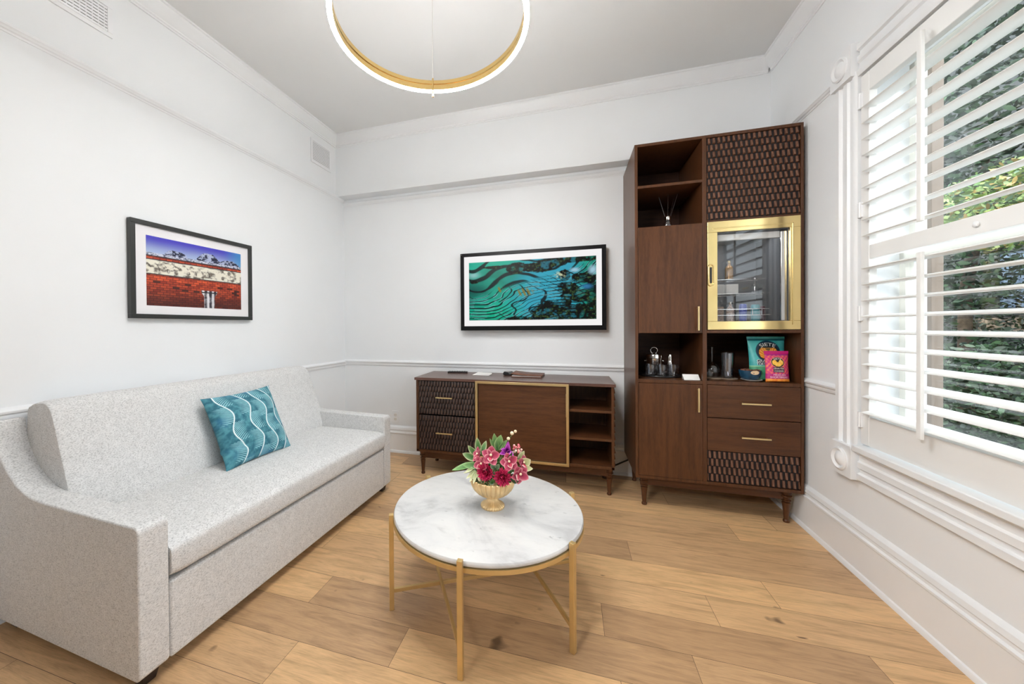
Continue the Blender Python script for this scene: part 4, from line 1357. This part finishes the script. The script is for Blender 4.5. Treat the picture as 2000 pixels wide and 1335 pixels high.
# ------------------------------------------------------------------ right niche
ZM = .852
for x, y, lab in ((.900, 2.790, 'thin round stone coaster under the upturned wine glass'), (.985, 2.790, 'thin round stone coaster under the tall glasses')):
    tag(obj('coaster', MB().lathe([(0, 0), (.052, 0), (.053, .003), (.051, .006), (0, .006)], 36, (x, y, ZM)), 'siding_band', smooth=40), lab, 'coaster', 'coasters in the right niche')
pr = [(.031, 0), (.0335, .002), (.040, .030), (.041, .050), (.036, .072), (.020, .092), (.006, .100), (.0035, .108), (.0035, .186), (.006, .194), (.033, .198), (.034, .200), (.006, .201), (.0, .202)]
o = obj('wine_glass', MB().lathe(pr, 36, cap=False), 'tumbler', smooth=60); put(o, .895, 2.790, ZM + .0065)
tag(o, 'upturned stemmed wine glass beside the cabinet divider', 'glass')
tumbler('highball_glass', 'tall clear ribbed highball glass in front, left of the navy bowl', .972, 2.765, ZM + .0065, .034, .160, 'tall glasses in the right niche', 14)
tumbler('highball_glass', 'tall clear ribbed highball glass behind the front one', 1.004, 2.838, ZM + .0065, .034, .160, 'tall glasses in the right niche', 14)
tag(obj('saucer', MB().lathe([(0, 0), (.033, 0), (.054, .008), (.055, .010), (.033, .004), (0, .004)], 40, (1.082, 2.712, ZM)), 'plate', smooth=50), 'white saucer under the navy bowl', 'plate')
t = put(thing('snack_bowl', 'navy blue bowl with a cream oval label, left of the pink bag', 'bowl'), 1.081, 2.730, ZM + .0045)
obj('body', MB().lathe([(0, 0), (.034, 0), (.048, .012), (.056, .036), (.057, .060), (.0545, .060), (.050, .035), (.03, .012), (0, .012)], 40), 'navy', t, smooth=50)
mb = MB(); rnd = random.Random(3)
for k in range(60):
    a, r = rnd.uniform(0, 2 * pi), .048 * sqrt(rnd.random())
    mb.sphere((r * cos(a), r * sin(a), .050 + rnd.uniform(0, .012)), .0085, 7, 5, sc=(1, .8, .7))
obj('contents', mb, 'leather', t, smooth=180)['kind'] = 'stuff'
lab_ = [(.0565 * sin(a), -.0585 * cos(a), .050 + .0125 * s_) for a, s_ in [(.42 * cos(2 * pi * k / 28) + .1, sin(2 * pi * k / 28)) for k in range(28)]]
obj('label', MB().add(lab_, [tuple(range(28))]), 'tan', t)

def text_mesh(body, size, extrude=0):
    cu = bpy.data.curves.new('t', 'FONT'); cu.body = body; cu.size = size; cu.align_x = 'CENTER'; cu.align_y = 'CENTER'
    ob = bpy.data.objects.new('t', cu); COL.objects.link(ob)
    bpy.context.view_layer.update()
    me = bpy.data.meshes.new_from_object(ob.evaluated_get(bpy.context.evaluated_depsgraph_get()))
    vs = [tuple(v.co) for v in me.vertices]; fs = [tuple(p.vertices) for p in me.polygons]
    bpy.data.objects.remove(ob); bpy.data.curves.remove(cu); bpy.data.meshes.remove(me)
    return vs, fs

def bag(label, W_, H_, D_, img, texts, loc, rz, tilt, seal):
    """stand-up foil pouch; texts: (string, size, x, z, colour, arc radius, width)"""
    t = thing('snack_bag', label, 'bag', loc, rz)
    t.rotation_euler = (tilt, 0, rz)
    def dep(u, v):
        a = 2 * u - 1
        body = max(0, 1 - abs(a) ** 2.6) ** .6
        prof = (min(1, v / .06 + .62)) * max(0, min(1, (1 - seal - v) / .55)) ** .55 if v < 1 - seal else 0
        wr = .05 * sin(9 * u + 14 * v) * body * max(0, (v - .45))
        return D_ / 2 * body * prof + D_ * .5 * wr * .4
    def wid(v):
        return W_ * (1 - .05 * sin(pi * min(1, v * 1.15)) + (.03 if v > 1 - seal else 0))
    def sf(sg):
        return lambda u, v: ((u - .5) * wid(v), -sg * (dep(u, v) + .0006), v * H_)
    mb = MB()
    painted(mb, sf(1), 90, 120, img)
    painted(mb, sf(-1), 24, 30, img)
    obj('pouch', mb, 'bag', t, smooth=180)
    for body, size, x, z, col, arc, wmax in texts:
        vs, fs = text_mesh(body, size)
        xs = [v[0] for v in vs]; w0 = max(xs) - min(xs)
        k = wmax / w0
        out = []
        for a, b, c in vs:
            a *= k
            if arc:
                th = a / arc
                px, pz = (arc + b) * sin(th), (arc + b) * cos(th) - arc
            else: px, pz = a, b
            px += x; pz += z
            v = pz / H_; u = px / wid(v) + .5
            out.append((px, -dep(min(max(u, 0), 1), v) - .0022, pz))
        mt = plain('ink_%s' % body.lower().replace(' ', '_'), lin(*col), .5, var=.0)
        obj('lettering', MB().add(out, fs), mt, t, fix=False)
    return t
def oval(U, V, cx, cz, rx, rz_): return ((U - cx) / rx) ** 2 + ((V - cz) / rz_) ** 2
def teal_img(U, V):
    sh = U.shape + (3,); B = lambda *c: np.broadcast_to(L3(*c), sh)
    c = lerp(B(40, 150, 152), B(86, 196, 196), np.clip(fbm(U * 4, V * 5, 3) * 1.6 - .3, 0, 1))
    c = lerp(c, B(14, 92, 104), (V > .90) * (V < .955) * .9)
    low = lerp(B(30, 116, 92), B(90, 176, 130), np.clip(fbm(U * 9, V * 9, 3) * 1.8 - .4, 0, 1))
    c = lerp(c, low, 1 - sstep(.30, .34, V))
    c = lerp(c, B(150, 206, 160), (np.abs(V - .315) < .012) * .8)
    d = oval(U, V, .50, .655, .335, .25)
    c = lerp(c, B(10, 50, 74), 1 - sstep(.97, 1.05, d))
    c = lerp(c, B(8, 24, 34), 1 - sstep(.66, .72, d))
    # orange fanned slices under an arc of gold lines
    f1 = oval(U, V, .36, .62, .12, .125); f2 = oval(U, V, .64, .62, .12, .125); f3 = oval(U, V, .50, .545, .14, .075)
    fan = np.minimum(np.minimum(f1, f2), f3)
    ray = .5 + .5 * np.sin(np.arctan2(V - .50, U - .50) * 26)
    c = lerp(c, lerp(B(226, 132, 30), B(250, 196, 90), np.clip(ray * 1.4 - .5, 0, 1)), 1 - sstep(.9, 1.02, fan))
    arcs = (np.abs(U - .5) < .095) & (V > .62) & (V < .735) & (np.sin(V * 175) > .1)
    c = lerp(c, B(222, 160, 60), arcs * .9)
    blk = (np.abs(U - .47) < .30) & (V > .345) & (V < .405 + .06)
    c = lerp(c, B(12, 44, 66), blk * 1.0)
    return c
def pink_img(U, V):
    sh = U.shape + (3,); B = lambda *c: np.broadcast_to(L3(*c), sh)
    k = np.sin(U * 40) * np.sin(V * 52) + .8 * np.sin((U - V) * 36)
    c = lerp(B(206, 44, 120), B(238, 120, 92), np.clip(k * .55 + .3 + .3 * (fbm(U * 8, V * 8, 3) - .5), 0, 1))
    c = lerp(c, B(196, 26, 116), (V > .88) * 1.0)
    c = lerp(c, B(120, 24, 130), (V > .855) * (V < .89) * .7)
    c = lerp(c, B(186, 28, 124), (V < .26) * (V > .10) * .9)
    c = lerp(c, lerp(B(236, 120, 40), B(250, 170, 60), np.clip(fbm(U * 12, V * 9, 2) * 1.6 - .3, 0, 1)), V < .10)
    d = oval(U, V, .47, .63, .27, .165)
    c = lerp(c, B(246, 196, 150), (d < 1.08) * 1.0)
    c = lerp(c, B(34, 18, 26), 1 - sstep(.96, 1.02, d))
    f1 = oval(U, V, .335, .625, .10, .085); f2 = oval(U, V, .605, .625, .10, .085); f3 = oval(U, V, .47, .565, .15, .072)
    fan = np.minimum(np.minimum(f1, f2), f3)
    c = lerp(c, lerp(B(244, 180, 40), B(254, 214, 110), np.clip(fbm(U * 30, V * 30, 2) * 2 - .5, 0, 1)), 1 - sstep(.9, 1.02, fan))
    blk = (np.abs(U - .47) < .235) & (V > .30) & (V < .47)
    c = lerp(c, B(44, 28, 60), blk * 1.0)
    return c
bag('large teal snack bag at the back of the right niche', .200, .272, .075, teal_img,
    [('SIETE', .030, 0, .222, (236, 240, 236), .075, .085), ('GRAIN FREE', .024, -.006, .119, (236, 240, 236), 0, .118), ('TORTILLA CHIPS', .022, -.006, .100, (236, 240, 236), 0, .122)],
    (1.182, 2.755, ZM + .002), radians(4), radians(-4), .07)
bag('small pink snack bag in front of the teal bag', .130, .186, .050, pink_img,
    [('SIETE', .015, -.004, .138, (250, 244, 236), .045, .040), ('GRAIN FREE', .013, -.004, .0795, (250, 236, 220), 0, .054), ('COOKIES', .013, -.004, .0645, (250, 236, 220), 0, .048),
     ('MEXICAN', .014, -.002, .0415, (252, 226, 240), 0, .062), ('SHORTBREAD', .014, -.002, .0275, (252, 226, 240), 0, .094)],
    (1.206, 2.690, ZM + .002), radians(8), radians(-4), .08)

# ------------------------------------------------------------------ reed diffuser on the upper shelf
t = put(thing('reed_diffuser', 'glass reed diffuser with silver collar on the upper cabinet shelf', 'diffuser'), .640, 2.80, 1.8365)
obj('bottle', MB().lathe([(0, 0), (.024, 0), (.026, .004), (.026, .050), (.022, .064), (.012, .070), (.012, .074), (0, .074)], 28), 'tumbler', t, smooth=40)
obj('oil', MB().lathe([(0, .004), (.022, .004), (.022, .040), (0, .040)], 24), 'fridge_liner', t, smooth=40)
obj('collar', MB().lathe([(.016, .074), (.018, .078), (.018, .098), (.016, .102), (.004, .102)], 24), 'silver', t, smooth=40)
for dx, dy, h in ((-.050, .01, .240), (.008, .02, .262), (.060, 0, .248), (.046, .02, .236)):
    obj('reed', MB().bar((dx * .1, dy * .1, .06), (dx, dy, h), .0028), 'dark_leg', t)

# ------------------------------------------------------------------ small fridge behind the glass door
def build_fridge():
    t = thing('mini_fridge', 'small dark lined fridge behind the brass framed glass door', 'fridge')
    y0, y1 = 2.672, 3.10
    mb = MB()
    mb.box(.850, .872, y0, y1, 1.175, 1.832); mb.box(1.256, 1.276, y0, y1, 1.175, 1.832)
    mb.box(.872, 1.256, y0, y1, 1.175, 1.222); mb.box(.872, 1.256, y0, y1, 1.772, 1.832); mb.box(.85, 1.276, y1 - .02, y1, 1.175, 1.832)
    obj('body', mb, 'fridge_liner', t, bevel=.003)
    box('control_strip', .872, 1.214, y0 + .006, y0 + .030, 1.726, 1.764, 'fridge_white', t, .002)
    box('seal_strip', 1.214, 1.246, y0 - .004, y0 + .012, 1.224, 1.762, 'silver', t, .004)
    for z, d in ((1.405, .16), (1.505, .22)):
        mb = MB()
        x0 = .878
        for k in range(3): mb.bar((x0, y0 + d + .12 * k, z), (1.240, y0 + d + .12 * k, z), .003)
        for k in range(14): mb.bar((x0 + .010 + .0265 * k, y0 + d, z), (x0 + .010 + .0265 * k, y1 - .03, z), .0022)
        obj('wire_shelf', mb, 'silver', t)
    mb = MB()
    for z in (1.262, 1.300): mb.bar((.880, y0 + .07, z), (1.205, y0 + .07, z), .0028)
    for x in (1.10, 1.15, 1.205): mb.bar((x, y0 + .07, 1.262), (x, y0 + .07, 1.300), .0028)
    obj('door_rack', mb, 'silver', t)
build_fridge()
light('fridge_fill', 'AREA', (1.06, 2.86, 1.768), (0, 0, 0), .55, (.94, .97, 1.0), shape='RECTANGLE', size=.3, size_y=.1)  # small light added inside to brighten the fridge contents
def bottle(lab, x, y, z, r, h, body, cap, grp='drinks in the small fridge'):
    t = put(thing('drink_bottle', lab, 'bottle', group=grp), x, y, z)
    obj('body', MB().lathe([(0, 0), (r, 0), (r, h * .55), (r * .85, h * .66), (r * .4, h * .78), (r * .38, h * .90), (0, h * .90)], 20), body, t, smooth=40)
    obj('cap', MB().lathe([(r * .44, h * .88), (r * .44, h), (0, h)], 16), cap, t, smooth=40)
def can(lab, x, y, z, r, h, body, grp='drinks in the small fridge'):
    o = obj('drink_can', MB().lathe([(0, 0), (r * .85, 0), (r, .008), (r, h - .010), (r * .82, h), (0, h)], 24), body, smooth=40)
    put(o, x, y, z); tag(o, lab, 'can', grp)
bottle('gold topped amber bottle on the upper wire shelf', 1.045, 2.94, 1.507, .024, .13, 'amber', 'brass_satin')
for x, lab in ((.955, 'white carton at the left of the middle fridge shelf'), (1.035, 'white carton second from the left on the middle fridge shelf')):
    tag(box('snack_carton', x - .035, x + .035, 2.86, 2.92, 1.4065, 1.470, 'fridge_white'), lab, 'box', 'cartons on the fridge shelf')
bottle('clear miniature bottle at the right of the middle fridge shelf', 1.165, 2.87, 1.407, .020, .10, 'tumbler', 'silver')
tag(box('speckled_box', .884, .958, 2.775, 2.835, 1.2235, 1.318, 'pinkish'), 'speckled pink box at the lower left of the fridge', 'box')
bottle('pale rose bottle with silver cap at the bottom of the fridge', .998, 2.79, 1.2235, .022, .125, 'pinkish', 'silver')
can('cobalt blue and white can at the bottom of the fridge', 1.068, 2.79, 1.2235, .021, .110, 'cobalt')
can('teal can at the bottom of the fridge, right of the blue can', 1.135, 2.79, 1.2235, .024, .105, 'teal_tin')
can('dark maroon can at the lower right of the fridge', 1.185, 2.84, 1.2235, .024, .095, 'maroon')

# ------------------------------------------------------------------ garden outside
def foliage(mb, c, rad, n, size, cols, rnd, shell=.55):
    size *= .66
    for k in range(int(n * 1.9)):
        while True:
            p = Vector((rnd.uniform(-1, 1), rnd.uniform(-1, 1), rnd.uniform(-1, 1)))
            if shell < p.length < 1: break
        q = Vector((c[0] + p.x * rad[0], c[1] + p.y * rad[1], c[2] + p.z * rad[2]))
        a = Vector((rnd.gauss(0, 1), rnd.gauss(0, 1), rnd.gauss(0, .5))).normalized()
        b = a.cross(Vector((rnd.gauss(0, 1), rnd.gauss(0, 1), rnd.gauss(0, 1)))).normalized()
        s = size * rnd.uniform(.6, 1.3)
        col = rnd.choice(cols); f = rnd.uniform(.7, 1.25)
        col = tuple(x * f for x in lin(*col))
        mb.add([q - a * s, q - a * s * .3 + b * s * .42, q + a * s * .5 + b * s * .34, q + a * s, q + a * s * .5 - b * s * .34, q - a * s * .3 - b * s * .42], [(0, 1, 2, 3, 4, 5)], 0, col)
    return mb
DK = [(34, 52, 34), (44, 64, 42), (52, 76, 50), (28, 42, 32), (62, 88, 58)]
YG = [(104, 132, 58), (128, 152, 78), (76, 108, 52), (148, 164, 104), (164, 138, 76), (60, 92, 54)]
def tree(name, lab, cat, blobs, trunk, size, cols, seed, grp=None):
    rnd = random.Random(seed)
    t = thing(name, lab, cat, group=grp)
    mb = MB()
    for c, rad, n in blobs: foliage(mb, c, rad, n, size, cols, rnd, .35)
    obj('foliage', mb, 'foliage', t, fix=False)['kind'] = 'stuff'
    if trunk: obj('trunk', MB().tube(trunk, [.09, .07, .05][:len(trunk)], 10), 'bark', t, smooth=180)
GZ = -.55
tag(obj('garden_ground', MB().box(1.75, 16, -4, 18, GZ - .2, GZ), 'ground'), 'dark garden soil outside the window', 'ground', kind='structure')
tree('garden_tree', 'tall dark leafed tree outside the upper window panes', 'tree', [((5.2, 6.3, 3.9), (1.5, 2.2, 1.5), 5200), ((4.9, 7.4, 2.4), (1.0, 1.7, 1.2), 2400), ((5.6, 8.4, .9), (.8, 1.4, 1.0), 1000), ((5.4, 4.4, 4.3), (1.3, 1.4, 1.5), 2600)],
     [(5.75, 7.55, GZ), (5.7, 7.5, 1.6), (5.5, 6.9, 3.6)], .075, DK, 1)
tree('sunlit_shrub', 'sunlit yellow green shrub behind the middle of the window', 'shrub', [((3.5, 3.95, 2.15), (.55, 1.0, .36), 3000)], [(3.6, 4.1, GZ), (3.6, 4.0, 1.0), (3.55, 3.95, 2.1)], .042, YG, 2)
tree('garden_bush', 'dark green bush low outside the lower window panes', 'shrub', [((4.4, 5.4, .25), (.8, 1.5, .75), 3200), ((3.9, 4.8, -.2), (.6, 1.0, .4), 1200)], None, .055, DK, 3)
tree('tall_hedge', 'tall dark hedge beyond the tan post', 'hedge', [((7.35, 9.6, 1.1), (.45, 2.2, 1.7), 4200)], None, .06, DK[:4], 4)
def build_house():
    t = thing('neighbour_house', 'grey sided neighbouring house behind the garden trees', 'house')
    x = 8.0
    box('wall', x, x + 4, 3, 17, GZ, 9, 'siding', t, 0)
    mb = MB()
    for k in range(30): mb.box(x - .015, x, 3, 17, GZ + .32 * k, GZ + .32 * k + .02)
    obj('siding_lines', mb, 'ground', t)
    box('tan_band', x - .05, x - .001, 3, 10.2, 1.02, 1.30, 'siding_band', t, 0)
    for y in (9.35, 7.4):
        w = obj('window', frame_rect(MB(), -.55, .55, 1.42, 2.6, .07, -.06, 0), 'siding', t)
        w.rotation_euler = (0, 0, -pi / 2); w.location = (x - .001, y, 0)
        obj('pane', MB().box(-.5, .5, -.03, -.01, 1.48, 2.54), 'house_glass', w)
build_house()
tag(box('tan_post', 1.815, 1.865, 2.56, 2.61, GZ, 3.6, 'tan_post', None, .004), 'tan painted timber post just outside the window', 'post')
